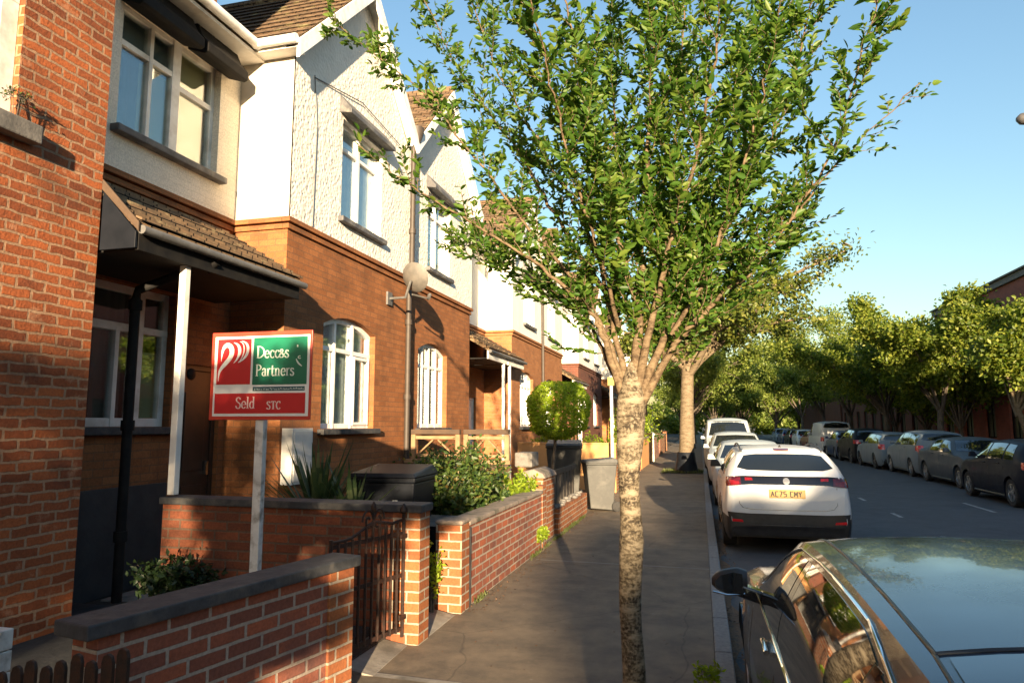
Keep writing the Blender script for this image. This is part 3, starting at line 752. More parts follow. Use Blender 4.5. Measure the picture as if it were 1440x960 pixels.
rf = MB(); rf.hexa([(FX + .3, -8.2, 8.9), (FX + .3, 4.5, 8.9), (-9, 4.5, 11.9), (-9, -8.2, 11.9)], [(FX + .3, -8.2, 9.0), (FX + .3, 4.5, 9.0), (-9, 4.5, 12), (-9, -8.2, 12)])
rf.hexa([(-9, -8.2, 11.9), (-9, 4.5, 11.9), (-13.5, 4.5, 8.9), (-13.5, -8.2, 8.9)], [(-9, -8.2, 12), (-9, 4.5, 12), (-13.5, 4.5, 9), (-13.5, -8.2, 9)])
part(zt, 'roof', rf, 'roof_tile')
# white tiled pier beside its doorway, in the bottom corner
tp = MB()
for k in range(9): tp.box(-2.81, -2.725, 2.27, 2.33, .02 + .085 * k, .10 + .085 * k)
single('tiled_pier', 'small white tiled pier low at the left edge beside the iron railing', 'pier', tp, 'post_white', .004, loc=(-2.76, 2.37, .02))

# dark panel standing in for shade under the recessed window, and the pipes and posts of the porch
single('shade_panel', 'dark panel painting in the shade on the wall under the recessed window', 'panel', MB().box(RX + .003, RX + .045, 4.42, 6.05, .05, 1.02), 'shade_dark', .006, loc=(RX, 5.2, .05))
bp = MB(); bp.tube([(-4.86, 5.08, .1), (-4.86, 5.08, 2.72)], .042, 10)
bp.tube([(-4.86, 5.08, 2.70), (-4.84, 5.08, 2.80), (-4.26, 5.28, 3.06), (-4.17, 5.30, 3.14)], .04, 10)
for z in (2.62, 1.55, .6): bp.tube([(-4.86, 5.08, z), (-4.86, 5.08, z + .09)], .056, 10)
bp.tube([(-4.30, 5.27, 3.0), (-4.22, 5.29, 3.08)], .062, 10)
single('downpipe', 'black downpipe with a slanting swan neck below the tiled porch gutter', 'drainpipe', bp, 'black_paint', smooth=40, loc=(-4.86, 5.08, .1))
wp = MB(); wp.box(-4.315, -4.25, 4.97, 5.035, 1.02, 2.97)
o = single('porch_post', 'white square post standing on the dividing wall under the tiled porch', 'post', wp, 'white_paint', .006, loc=(-4.28, 5.0, 1.02))
pp = MB(); pp.tube([(FX + .07, 10.32, .1), (FX + .07, 10.32, 3.82)], .045, 10); pp.tube([(FX + .11, 10.32, 4.0), (FX + .11, 10.32, 6.15), (FX + .2, 10.32, 6.3)], .045, 10)
pp.tube([(FX + .07, 10.32, 3.8), (FX + .09, 10.32, 3.9), (FX + .11, 10.32, 4.02)], .045, 10); pp.lathe([(.05, 6.2), (.12, 6.42), (.12, 6.5)], 12, (FX + .16, 10.32, 0))
for z in (.8, 2., 3.2, 4.7): pp.tube([(FX + .07 + (.04 if z > 4 else 0), 10.32, z), (FX + .07 + (.04 if z > 4 else 0), 10.32, z + .08)], .06, 10)
single('downpipe', 'brown downpipe on the joint between the two nearest white houses, beside the dish', 'drainpipe', pp, 'pipe_brown', smooth=40, loc=(FX, 10.32, .1))
pp = MB(); pp.tube([(FX + .07, 20.34, .1), (FX + .07, 20.34, 6.2)], .045, 8)
single('downpipe', 'thin downpipe between the white houses behind the topiary tree', 'drainpipe', pp, 'pipe_brown', smooth=40, loc=(FX, 20.34, .1))
pp = MB(); pp.tube([(FX - .65, 13.85, 3.9), (FX - .65, 13.85, 6.0)], .04, 8)
single('downpipe', 'white downpipe in the corner past the house with the venetian blind', 'drainpipe', pp, 'upvc', smooth=40, loc=(FX - .65, 13.85, 3.9))
# satellite dish on an arm
ds = thing('satellite_dish', 'grey satellite dish by the brown downpipe, casting an oval shadow on the brick', 'satellite dish', (FX + .1, 9.7, 3.5))
dm = MB(); rings = 8; prof = [(.005 + .225 * k / rings, .08 * (k / rings) ** 2) for k in range(rings + 1)]
dm.lathe(prof + [(.233, .083), (.228, .091)] + [(r, h + .012) for r, h in prof[::-1]], 26)
dm.xform(Matrix.Translation((FX + .42, 9.62, 3.80)) @ Matrix.Rotation(R(75), 4, 'Z') @ Matrix.Rotation(R(68), 4, 'Y'))
part(ds, 'reflector', dm, 'dish_grey', smooth=50)
am = MB(); am.tube([(FX, 9.70, 3.52), (FX + .30, 9.66, 3.52), (FX + .41, 9.60, 3.76)], .022, 8); am.box(FX, FX + .03, 9.62, 9.78, 3.42, 3.62)
part(ds, 'bracket', am, 'pipe_grey', smooth=40)
am = MB(); am.tube([(FX + .41, 9.66, 3.56), (FX + .56, 9.98, 3.54)], .014, 6); am.tube([(FX + .55, 9.96, 3.54), (FX + .54, 10.04, 3.62)], .03, 8)
part(ds, 'feed_horn', am, 'dish_grey', smooth=40)
bl = MB(); bl.lathe([(.02, 0), (.062, 0), (.065, .015), (.045, .03), (.0, .034)], 16, (RX + .02, 6.33, 2.14), 'x')
single('door_knocker', 'round dark bell plate on the brick left of the sold sign', 'bell', bl, 'black_paint', smooth=50, loc=(RX, 6.33, 2.14))
mb_ = MB(); mb_.box(FX + .002, FX + .14, 6.99, 7.42, .93, 1.56); mb_.box(FX + .142, FX + .15, 7.02, 7.39, .96, 1.53)
single('meter_box', 'pale grey meter cupboard on the brick bay behind the spiky yucca', 'meter box', mb_, 'meter_box', .008, loc=(FX, 7.2, .93))
cb = MB(); cb.tube([(FX + .035, 7.42, 4.02), (FX + .035, 7.45, 5.3), (FX + .035, 7.36, 5.95)], .006, 5); cb.tube([(FX + .035, 7.36, 5.92), (FX + .05, 8.6, 5.98 + .18), (FX + .05, 9.9, 6.05)], .007, 5)
single('cable', 'thin black cable run over the white pebbledash of the nearest gable', 'cable', cb, 'black_trim', loc=(FX, 7.4, 4.0))

# ------------------------------------------------------------------ garden walls, gate, railing
gw = thing('garden_wall', 'low red brick garden wall with a dark slate coping in the left foreground', 'garden wall', (-2.35, 3.2, 0))
A0, A1 = Vector((-2.42, 2.42, 0)), Vector((-2.10, 4.02, 0)); dd = (A1 - A0).normalized(); nn = Vector((-dd.y, dd.x, 0))
def along(t, off, z): p = A0 + dd * t + nn * off; return (p.x, p.y, z)
L1 = (A1 - A0).length
def slab(mb, t0, t1, o0, o1, z0, z1):
    mb.hexa([along(t0, o0, z0), along(t1, o0, z0), along(t1, o1, z0), along(t0, o1, z0)], [along(t0, o0, z1), along(t1, o0, z1), along(t1, o1, z1), along(t0, o1, z1)])
m = MB(); slab(m, .02, L1 - .22, -.005, .16, -.1, .735); part(gw, 'brickwork', m, 'brick_garden')
m = MB(); slab(m, L1 - .218, L1, -.02, .175, -.1, .735); part(gw, 'pier', m, 'brick_pier', .004)
m = MB(); slab(m, -.05, L1 + .04, -.04, .185, .737, .80); part(gw, 'coping', m, 'slate_coping', .008)
dw = thing('dividing_wall', 'brick wall dividing the front gardens, with flat slate coping and orange end pier', 'garden wall', (-3.2, 5.05, 0))
part(dw, 'brickwork', MB().box(-4.34, -2.265, 4.965, 5.145, -.1, .945), 'brick_div')
part(dw, 'pier', MB().box(-2.262, -2.04, 4.955, 5.155, -.1, .945), 'brick_pier', .004)
part(dw, 'coping', MB().box(-4.36, -2.02, 4.935, 5.175, .947, 1.005), 'slate_coping', .008)
w2 = thing('garden_wall', 'sunlit brick garden wall with square end pier below the leafy shrub', 'garden wall', (-2.15, 7.6, 0))
part(w2, 'brickwork', MB().box(-2.225, -2.04, 6.065, 9.1, -.1, .70), 'brick_garden')
part(w2, 'pier', MB().box(-2.26, -2.02, 5.85, 6.062, -.1, .735), 'brick_pier', .005)
part(w2, 'pier', MB().box(-2.25, -2.03, 9.103, 9.35, -.1, .80), 'brick_pier', .005)
part(w2, 'coping', MB().box(-2.25, -2.015, 6.065, 9.1, .702, .75), 'grey_coping', .015)
part(w2, 'pier_cap', MB().box(-2.27, -2.01, 5.84, 6.06, .737, .775), 'grey_coping', .02)
part(w2, 'drainpipe', MB().tube([(-2.025, 6.09, 0), (-2.025, 6.09, .69)], .012, 6), 'black_trim')
w3 = thing('garden_wall', 'low brick wall with white stone rubble on top, leading to the grey bin', 'garden wall', (-2.2, 11.6, 0))
part(w3, 'brickwork', MB().box(-2.24, -2.06, 10.35, 13.0, -.1, .36), 'brick_pier')
rb = MB(); rs = random.Random(5)
for k in range(26):
    yy = 10.4 + k * .1; xx = -2.15 + rs.uniform(-.05, .05); r = rs.uniform(.03, .06)
    rb.lathe([(r * .5, 0), (r, r * .4), (r * .8, r * .9), (r * .2, r * 1.1)], 7, (xx, yy, .355))
part(w3, 'stone_topping', rb, 'white_stone')
pw = thing('gate_pier', 'brick pier with sloping grey shoulder and pale stone block beyond the shrub', 'pier', (-2.3, 9.9, 0))
pm = MB(); pm.box(-2.42, -2.12, 9.55, 10.32, -.1, .86); part(pw, 'brickwork', pm, 'brick_pier')
pm = MB(); pm.prism([(-2.46, .862), (-2.08, .862), (-2.12, .93), (-2.25, .99), (-2.40, .96)], 'y', 9.52, 10.34); part(pw, 'cap', pm, 'grey_coping', .02)
pm = MB(); pm.box(-2.62, -2.36, 9.9, 10.34, .99, 1.2); part(pw, 'stone_block', pm, 'white_stone', .02)
bf = thing('fence', 'black boarded fence panel on the low rubble wall beside the grey bin', 'fence', (-2.3, 11.7, .36))
for k in range(17):
    yy = 10.5 + k * .146
    part(bf, 'board', MB().box(-2.315 - .006 * (k % 2), -2.295 - .006 * (k % 2), yy, yy + .14, .2, .86), 'fence_black', .003)
part(bf, 'rail', MB().box(-2.291, -2.26, 10.5, 12.98, .80, .88), 'fence_black', .004)

gt = thing('gate', 'black and rusty iron garden gate with scrolled top between two brick piers', 'gate', (-2.25, 4.9, 0))
G0, G1 = Vector((-2.16, 4.93, 0)), Vector((-2.36, 4.22, 0))
def gp(t, z, off=0): p = G0.lerp(G1, t); return (p.x + off, p.y, z)
def ztop(t): return .93 - .07 * min(1, abs(t - 0) * 1.2) + 0.06 * max(0, 1 - abs(t - .45) / .28)
for t in (0., 1.):
    part(gt, 'stile', MB().tube([gp(t, .06), gp(t, .95 - .1 * t)], .014, 6), 'iron_rust')
for z in (.12, .80, .50):
    part(gt, 'rail', MB().bar(gp(0, z), gp(1, z), .012, .028), 'iron_rust')
for k in range(1, 11):
    t = k / 11
    part(gt, 'bar', MB().tube([gp(t, .10), gp(t, ztop(t) - .04)], .011, 6), 'iron_black')
tp_ = MB()
tp_.tube([gp(t, ztop(t) - .03 + .0) for t in np.linspace(0, 1, 13)], .011, 6)
part(gt, 'top_rail', tp_, 'iron_rust')
for s in (-1, 1):
    sp = MB(); pts = []
    for k in range(22):
        a = k * .42; r = .085 * (1 - k / 26)
        pts.append(gp(.45 + s * (.12 - .0 + r * cos(a) * 1.0 - .05), .93 + r * sin(a)))
    sp.tube(pts, .008, 5); part(gt, 'scroll', sp, 'iron_rust')
part(gt, 'finial', MB().lathe([(.006, .98), (.02, 1.01), (.022, 1.03), (.004, 1.06)], 8, (gp(.45, 0)[0], gp(.45, 0)[1], 0)).tube([gp(.45, .90), gp(.45, 1.0)], .008, 5), 'iron_rust', smooth=40)
kn = MB(); kn.lathe([(.004, -.03), (.028, -.01), (.03, .01), (.006, .05)], 10, gp(0, .965)); part(gt, 'knob', kn, 'iron_black', smooth=40)
for z in (.2, .78):
    part(gt, 'hinge', MB().bar(gp(-.05, z), gp(.06, z), .03, .035), 'iron_black', .004)
part(gt, 'latch', MB().box(*sorted((gp(1, 0)[0] - .03, gp(1, 0)[0] + .03)), gp(1, 0)[1] - .03, gp(1, 0)[1] + .03, .62, .70), 'iron_black', .006)

rl = thing('railing', 'short rusty iron railing of round topped bars in the bottom left corner', 'railing', (-2.3, 2.08, 0))
for k in range(9):
    x = -2.47 + k * .066; zt_ = .715 + .014 * (k % 3) + .012 * k
    b = MB(); pts = [(x - .024, 0.0), (x + .024, 0.0), (x + .024, zt_ - .03), (x + .017, zt_ - .008), (x, zt_), (x - .017, zt_ - .008), (x - .024, zt_ - .03)]
    b.prism(pts, 'y', 2.07 + .004 * (k % 2), 2.085 + .004 * (k % 2)); part(rl, 'bar', b, 'iron_rust', .003)
part(rl, 'rail', MB().box(-2.53, -1.90, 2.05, 2.066, .36, .40), 'iron_rust')

# ------------------------------------------------------------------ bins
def wheelie(label, loc, rz, mm, lid, s=1., group=None, detail=True, mark=False):
    r = thing('wheelie_bin', label, 'bin', loc, rz, group)
    w, d, h = .29 * s, .31 * s, .90 * s
    b = MB(); b.hexa([(-w * .78, -d * .72, .06 * s), (w * .78, -d * .72, .06 * s), (w * .78, d * .72, .02 * s), (-w * .78, d * .72, .02 * s)], [(-w, -d, h), (w, -d, h), (w, d * .95, h), (-w, d * .95, h)])
    b.hexa([(-w * 1.04, -d * 1.05, h + .001), (w * 1.04, -d * 1.05, h + .001), (w * 1.04, d, h + .001), (-w * 1.04, d, h + .001)], [(-w * 1.05, -d * 1.06, h + .045 * s), (w * 1.05, -d * 1.06, h + .045 * s), (w * 1.05, d, h + .045 * s), (-w * 1.05, d, h + .045 * s)])
    part(r, 'body', b, mm, .014 * s, local=True)
    l = MB(); z0 = h + .048 * s
    l.hexa([(-w * 1.08, -d * 1.12, z0), (w * 1.08, -d * 1.12, z0), (w * 1.08, d * 1.08, z0), (-w * 1.08, d * 1.08, z0)], [(-w * .98, -d * 1.0, z0 + .035 * s), (w * .98, -d * 1.0, z0 + .035 * s), (w * .95, d * .9, z0 + .085 * s), (-w * .95, d * .9, z0 + .085 * s)])
    part(r, 'lid', l, lid, .012 * s, local=True)
    hd = MB(); hd.tube([(-w * .95, d * 1.1, h - .02), (-w * .95, d * 1.3, h + .02), (w * .95, d * 1.3, h + .02), (w * .95, d * 1.1, h - .02)], .016 * s, 8); part(r, 'handle', hd, mm, local=True, smooth=40)
    for sx in (-1, 1):
        wh = MB(); wh.lathe([(.03 * s, -.025), (.085 * s, -.022), (.10 * s, -.012), (.10 * s, .012), (.085 * s, .022), (.03 * s, .025)], 18, (sx * w * .98, d * .92, .10 * s), 'x')
        part(r, 'wheel', wh, 'rubber', local=True, smooth=40)
    ax = MB(); ax.tube([(-w * .97, d * .92, .10 * s), (w * .97, d * .92, .10 * s)], .012, 6); part(r, 'axle', ax, 'black_trim', local=True)
    if mark:
        part(r, 'sticker', MB().box(w * .35, w * .5, -d * 1.01, -d * .985, h * .70, h * .84), 'sign_white', local=True)
    return r
wheelie('black wheelie bin with a pale mark, behind the slate-topped dividing wall', (-2.84, 6.25, .12), R(4), 'bin_black', 'bin_black', 1.06, 'wheelie bins', mark=True)
wheelie('small black bin tucked in the gap between the two brick piers', (-2.52, 6.42, .06), R(-6), 'bin_black', 'lead_grey', .64, 'wheelie bins')
wheelie('grey wheelie bin standing on the pavement at the end of the rubble wall', (-1.88, 13.42, 0), R(-72), 'bin_grey', 'bin_lid_grey', .95, 'wheelie bins')
wheelie('second grey wheelie bin in the garden behind the one on the pavement', (-2.62, 13.75, .08), R(10), 'bin_grey', 'bin_lid_grey', 1.18, 'wheelie bins')

# ------------------------------------------------------------------ timber trellis on the party line, a low board fence under it
tr = thing('trellis', 'pale timber trellis with crossed braces above the dark garden fence', 'trellis', (-3.5, 10.2, 1.0))
X0, X1 = -4.36, -2.78
for a, b in ((X0, -3.56), (-3.50, X1)):
    part(tr, 'top_rail', MB().box(a, b, 10.16, 10.25, 1.455, 1.53), 'timber_dark', .006)
    part(tr, 'post', MB().box(a, a + .07, 10.17, 10.24, .7, 1.453), 'timber', .005)
    part(tr, 'post', MB().box(b - .07, b, 10.17, 10.24, .7, 1.453), 'timber', .005)
    part(tr, 'rail', MB().box(a + .072, b - .072, 10.18, 10.23, 1.38, 1.43), 'timber', .004)
    part(tr, 'rail', MB().box(a + .072, b - .072, 10.18, 10.23, 1.11, 1.15), 'timber', .004)
    mdl = (a + b) / 2
    part(tr, 'brace', MB().bar((a + .09, 10.205, 1.13), (mdl - .04, 10.205, 1.37), .022, .05, (0, 1, 0)), 'timber', .003)
    part(tr, 'brace', MB().bar((b - .09, 10.205, 1.13), (mdl + .04, 10.205, 1.37), .022, .05, (0, 1, 0)), 'timber', .003)
fp = thing('fence', 'dark brown close boarded fence below the timber trellis', 'fence', (-3.6, 9.98, 0))
for k in range(12):
    part(fp, 'board', MB().box(-4.35 + k * .135, -4.35 + k * .135 + .13, 9.97 + .006 * (k % 2), 9.99 + .006 * (k % 2), .05, 1.02), 'timber_dark', .003)
part(fp, 'cap_rail', MB().box(-4.37, -2.70, 9.93, 10.03, 1.022, 1.08), 'timber', .008)

# ------------------------------------------------------------------ orange garden wall, white post, far garden walls
ow = thing('garden_wall', 'orange rendered cross wall glowing in the sun beside the white street post', 'garden wall', (-3.1, 17.0, 0))
part(ow, 'body', MB().box(-4.4, -1.98, 16.92, 17.1, -.1, 1.13), 'orange_render', .006)
part(ow, 'coping', MB().box(-4.4, -1.96, 16.90, 17.12, 1.132, 1.17), 'orange_render', .008)
part(ow, 'return_wall', MB().box(-2.2, -2.0, 17.102, 19.2, -.1, .95), 'brick_pier')
po = thing('sign_post', 'slim white street post with a small yellow plate, left of the silver trunk', 'street post', (-2.02, 16.6, 0))
part(po, 'pole', MB().tube([(-2.02, 16.6, 0), (-2.02, 16.6, 2.75)], .038, 10), 'post_white', smooth=40)
part(po, 'plate', MB().box(-2.10, -1.94, 16.55, 16.562, 2.52, 2.72), 'plate_dull', .004)
part(po, 'bracket', MB().box(-2.07, -1.97, 16.563, 16.60, 2.55, 2.62), 'pipe_grey')
for i, (ya, yb, h, mm, lab) in enumerate(((20.2, 25.0, 1.0, 'brick_pier', 'brick garden wall just past the white street post'), (26.0, 31., 1.05, 'orange_render', 'orange garden wall seen between the two tree trunks'),
                             (32., 37., .95, 'brick_garden', 'shaded brick garden wall left of the broad plane trunk'), (38.2, 45., 1.0, 'brick_pier', 'far brick garden wall along the end of the pavement'))):
    g = thing('garden_wall', lab, 'garden wall', (-2.2, (ya + yb) / 2, 0))
    part(g, 'brickwork', MB().box(-2.3, -2.1, ya, yb, -.1, h), mm); part(g, 'coping', MB().box(-2.33, -2.07, ya, yb, h + .002, h + .06), 'grey_coping', .01)
    part(g, 'pier', MB().box(-2.36, -2.06, yb + .002, yb + .3, -.1, h + .2), mm, .01)
gp_ = thing('gate_post', 'white gate post by the shaded brick wall beyond the orange one', 'gate post', (-2.1, 31.6, 0))
part(gp_, 'shaft', MB().box(-2.2, -2.0, 31.5, 31.7, -.1, 1.15), 'post_white', .01); part(gp_, 'cap', MB().lathe([(.15, 1.152), (.15, 1.2), (.02, 1.3)], 4, (-2.1, 31.6, 0)), 'post_white')

# ------------------------------------------------------------------ the agent's board
SG = (-3.07, 4.40, 0)
sg = thing('estate_agent_sign', 'red, green and white sold board on a white post in the front garden', 'sign', SG, R(1.5))
sp = MB(); sp.box(-.033, .033, .012, .065, .10, 1.66)
part(sg, 'post', sp, 'post_white', .004, local=True)
bd = MB(); bd.box(-.41, .41, -.004, .010, 1.635, 2.275); part(sg, 'board', bd, 'sign_border', .003, local=True)
def panel(name, x0, x1, z0, z1, lay, mm): return part(sg, name, MB().box(x0, x1, -.004 - .003 * lay, -.0035 - .003 * (lay - 1), z0, z1), mm, local=True)
def sx(px): return -.41 + (px - 52) / (972 - 52) * .82
def sz(py): return 2.275 - (py - 50) / (880 - 50) * .64
panel('white_field', sx(85), sx(955), sz(846), sz(92), 1, 'sign_white')
panel('red_square', sx(112), sx(425), sz(547), sz(115), 2, 'sign_red')
panel('green_panel', sx(446), sx(934), sz(553), sz(108), 2, 'sign_green')
panel('red_panel', sx(104), sx(928), sz(820), sz(632), 2, 'sign_red')

def ribbon(mb, pts, w, y):
    """flat tapering stroke; w: width or list; thin slab in front of y"""
    n = len(pts); ww = w if isinstance(w, (list, tuple)) else [w] * n
    L, Rr = [], []
    for i, (a, b) in enumerate(pts):
        p0, p1 = pts[max(i - 1, 0)], pts[min(i + 1, n - 1)]
        dx, dz = p1[0] - p0[0], p1[1] - p0[1]; l = math.hypot(dx, dz) or 1
        L.append((a - dz / l * ww[i] / 2, b + dx / l * ww[i] / 2)); Rr.append((a + dz / l * ww[i] / 2, b - dx / l * ww[i] / 2))
    for i in range(n - 1):
        q = [L[i], L[i + 1], Rr[i + 1], Rr[i]]
        mb.add([(a, y - .0008, b) for a, b in q] + [(a, y, b) for a, b in q], [(0, 1, 2, 3), (7, 6, 5, 4), (0, 4, 5, 1), (1, 5, 6, 2), (2, 6, 7, 3), (3, 7, 4, 0)])
def arc(cx, cz, rx, rz, a0, a1, n=14): return [(cx + rx * cos(R(a0 + (a1 - a0) * k / n)), cz + rz * sin(R(a0 + (a1 - a0) * k / n))) for k in range(n + 1)]
def bez(p0, p1, p2, p3, n=14):
    o = []
    for k in range(n + 1):
        t = k / n; u = 1 - t
        o.append(tuple(u ** 3 * p0[i] + 3 * u * u * t * p1[i] + 3 * u * t * t * p2[i] + t ** 3 * p3[i] for i in (0, 1)))
    return o
# a small serif alphabet: strokes in units of the capital height; thick uprights, thin curves and hairlines
X_ = .64
def stem(x, a, b): return ('s', x, a, b)
GL = {
 'D': (.78, [stem(.13, 0, 1), ('c', arc(.13, .5, .58, .485, 90, -90))]),
 'P': (.62, [stem(.13, 0, 1), ('c', arc(.13, .735, .40, .25, 90, -90))]),
 'S': (.56, [('c', bez((.46, .80), (.44, 1.03), (.08, 1.06), (.09, .76)) + bez((.09, .76), (.10, .52), (.48, .54), (.48, .26))[1:] + bez((.48, .26), (.48, -.08), (.06, -.08), (.06, .22))[1:]), ('t', .46, .78, .96), ('t', .07, .04, .24)]),
 'e': (.52, [('c', arc(.27, .32, .20, .31, 0, 325)), ('h', .07, .47, .34)]),
 'c': (.48, [('c', arc(.27, .32, .20, .31, 50, 318)), ('d', .40, .54)]),
 'a': (.50, [('c', bez((.08, .50), (.12, .70), (.36, .70), (.36, .46)) + [(.36, .10), (.40, .02), (.46, .03)]), ('c', arc(.23, .185, .155, .175, 75, 330))]),
 'r': (.42, [stem(.13, 0, .62), ('c', bez((.13, .42), (.18, .60), (.28, .66), (.36, .58)))]),
 't': (.36, [('c', [(.15, .88), (.15, .3)] + bez((.15, .2), (.15, -.05), (.28, -.03), (.33, .08))), ('h', .02, .32, .62)]),
 'n': (.60, [stem(.13, 0, .62), ('c', bez((.13, .44), (.20, .68), (.43, .70), (.43, .40)) ), stem(.43, 0, .42)]),
 's': (.42, [('c', bez((.33, .50), (.32, .66), (.07, .66), (.08, .48)) + bez((.08, .48), (.09, .33), (.35, .34), (.35, .16))[1:] + bez((.35, .16), (.35, -.05), (.06, -.05), (.06, .14))[1:])]),
 'l': (.28, [stem(.13, 0, 1.04)]),
 'd': (.58, [stem(.43, 0, 1.04), ('c', arc(.27, .31, .19, .30, 40, 320))]),
 'T': (.56, [stem(.27, 0, .70), ('h', .04, .50, .70), ('t', .05, .58, .72), ('t', .49, .58, .72)]),
 'C': (.58, [('c', arc(.30, .35, .23, .345, 50, 318)), ('t', .46, .50, .70)]),
 'z': (.48, [('c', bez((.38, .56), (.36, .72), (.08, .72), (.10, .52)) + bez((.10, .52), (.12, .38), (.40, .34), (.40, .16))[1:] + bez((.40, .16), (.40, -.04), (.08, -.04), (.06, .12))[1:]), ('t', .38, .52, .70)]),
 '&': (.66, [('c', bez((.58, .10), (.30, .40), (.14, .50), (.14, .56)) + bez((.14, .56), (.14, .74), (.40, .74), (.38, .56))[1:] + bez((.38, .56), (.34, .38), (.06, .36), (.08, .16))[1:] + bez((.08, .16), (.10, -.06), (.48, -.06), (.54, .36))[1:])]),
 '.': (.2, [('d', .08, .06)]),
}
_lay = [0]
def write(mb, text, x, z, h, sxx=1., y=-.0102, th=.13, tn=.055):
    for ch in text:
        if ch == ' ': x += .3 * h * sxx; continue
        adv, st = GL[ch]
        for s in st:
            _lay[0] = (_lay[0] + 1) % 9; yy = y - .00012 * _lay[0]
            q = lambda a, b: (x + a * h * sxx, z + b * h)
            if s[0] == 's':
                ribbon(mb, [q(s[1], s[2]), q(s[1], s[3])], th * h, yy)
                for zz in (s[2], s[3]):
                    if zz in (0, 1, .62, 1.04, .7):
                        ribbon(mb, [q(s[1] - (.13 if zz == 0 or ch in 'TDP' else .12), zz + (.02 if zz == 0 else -.02)), q(s[1] + (.13 if zz == 0 else .02), zz + (.02 if zz == 0 else -.02))], .045 * h, yy - .00005)
            elif s[0] == 'c':
                pts = [q(a, b) for a, b in s[1]]; ws = []
                for i in range(len(pts)):
                    p0, p1 = pts[max(i - 1, 0)], pts[min(i + 1, len(pts) - 1)]
                    l = math.hypot(p1[0] - p0[0], p1[1] - p0[1]) or 1
                    ws.append((tn + (th - tn) * abs(p1[1] - p0[1]) / l) * h)
                ribbon(mb, pts, ws, yy)
            elif s[0] == 'h': ribbon(mb, [q(s[1], s[3]), q(s[2], s[3])], .05 * h, yy)
            elif s[0] == 't': ribbon(mb, [q(s[1], s[2]), q(s[1], s[3])], .05 * h, yy)
            elif s[0] == 'd': ribbon(mb, arc(x + s[1] * h * sxx, z + s[2] * h, .04 * h, .04 * h, 0, 360, 8), .07 * h, yy)
        x += adv * h * sxx
    return x
tx = MB(); hcap = abs(sz(190) - sz(303))
xe = write(tx, 'D', sx(478), sz(303), hcap, .98); xe = write(tx, 'ecc', xe - .004, sz(303), hcap * .98, .98); xe = write(tx, '&', xe - .006, sz(303), hcap * .98, .92); xe = write(tx, 's', xe - .004, sz(303), hcap * .98, .95)
ribbon(tx, [(sx(848), sz(208)), (sx(846), sz(186))], .010, -.0115)
ribbon(tx, bez((sx(876), sz(292)), (sx(845), sz(290)), (sx(850), sz(322)), (sx(880), sz(312))), .006, -.0117)
ribbon(tx, bez((sx(838), sz(318)), (sx(848), sz(345)), (sx(862), sz(368)), (sx(892), sz(386))), [.005 + .007 * sin(PI * k / 14) for k in range(15)], -.0118)
part(sg, 'lettering', tx, 'sign_letter', local=True)
tx = MB(); hcap = abs(sz(362) - sz(472)); write(tx, 'Partners', sx(474), sz(472), hcap, .955); part(sg, 'lettering', tx, 'sign_letter', local=True)
tx = MB(); hcap = abs(sz(668) - sz(773)); xe = write(tx, 'Seld', sx(302), sz(773), hcap, 1.02); part(sg, 'lettering', tx, 'sign_letter_pink', local=True); tx = MB(); write(tx, 'zTC', sx(586), sz(781), hcap * .98, .92); part(sg, 'lettering', tx, 'sign_letter_pink', local=True)
# the blurred strip of dark print on the white band: a bar with pale ticks
tx = MB(); rs = random.Random(8)
tx.box(sx(452), sx(920), -.0082, -.0075, sz(612), sz(572)); part(sg, 'print_strip', tx, 'sign_teal', local=True)
tx = MB(); x = sx(470)
while x < sx(912):
    w = rs.uniform(.003, .008); hh = rs.uniform(.006, .012); z0 = sz(604) + rs.uniform(0, .006)
    tx.box(x, x + w, -.0098, -.0085, z0, z0 + hh); x += w + rs.uniform(.004, .010)
part(sg, 'print_marks', tx, 'sign_letter', local=True)
# emblem: swan-necked crook with three crescents
em = MB()
def P_(l): return [(sx(a), sz(b)) for a, b in l]
hook = bez((130, 515), (128, 400), (150, 400), (205, 330)) + bez((205, 330), (275, 255), (245, 175), (205, 172))[1:] + bez((205, 172), (165, 172), (150, 240), (152, 325))[1:]
n = len(hook); ribbon(em, P_(hook), [.004 + .034 * (sin(PI * min(1, k / (n - 1) * 1.02)) ** .9) for k in range(n)], -.0102)
for (a, w, yy) in ((bez((262, 150), (330, 165), (345, 265), (268, 345)), .023, -.0104), (bez((335, 135), (420, 150), (420, 290), (308, 342)), .020, -.0107), (bez((318, 140), (372, 150), (380, 265), (312, 340)), .008, -.0110)):
    n = len(a); ribbon(em, P_(a), [.003 + w * sin(PI * k / (n - 1)) for k in range(n)], yy)
part(sg, 'emblem', em, 'sign_white', local=True)

# ------------------------------------------------------------------ trees
def smooth_path(pts, n):
    """Catmull-Rom through the points, n samples"""
    P = [Vector(p) for p in pts]; P = [P[0] * 2 - P[1]] + P + [P[-1] * 2 - P[-2]]
    out = []
    segs = len(P) - 3
    for k in range(n):
        u = k / (n - 1) * segs; i = min(int(u), segs - 1); t = u - i
        a, b, c, d = P[i:i + 4]
        out.append(.5 * ((2 * b) + (c - a) * t + (2 * a - 5 * b + 4 * c - d) * t * t + (3 * b - a - 3 * c + d) * t ** 3))
    return out

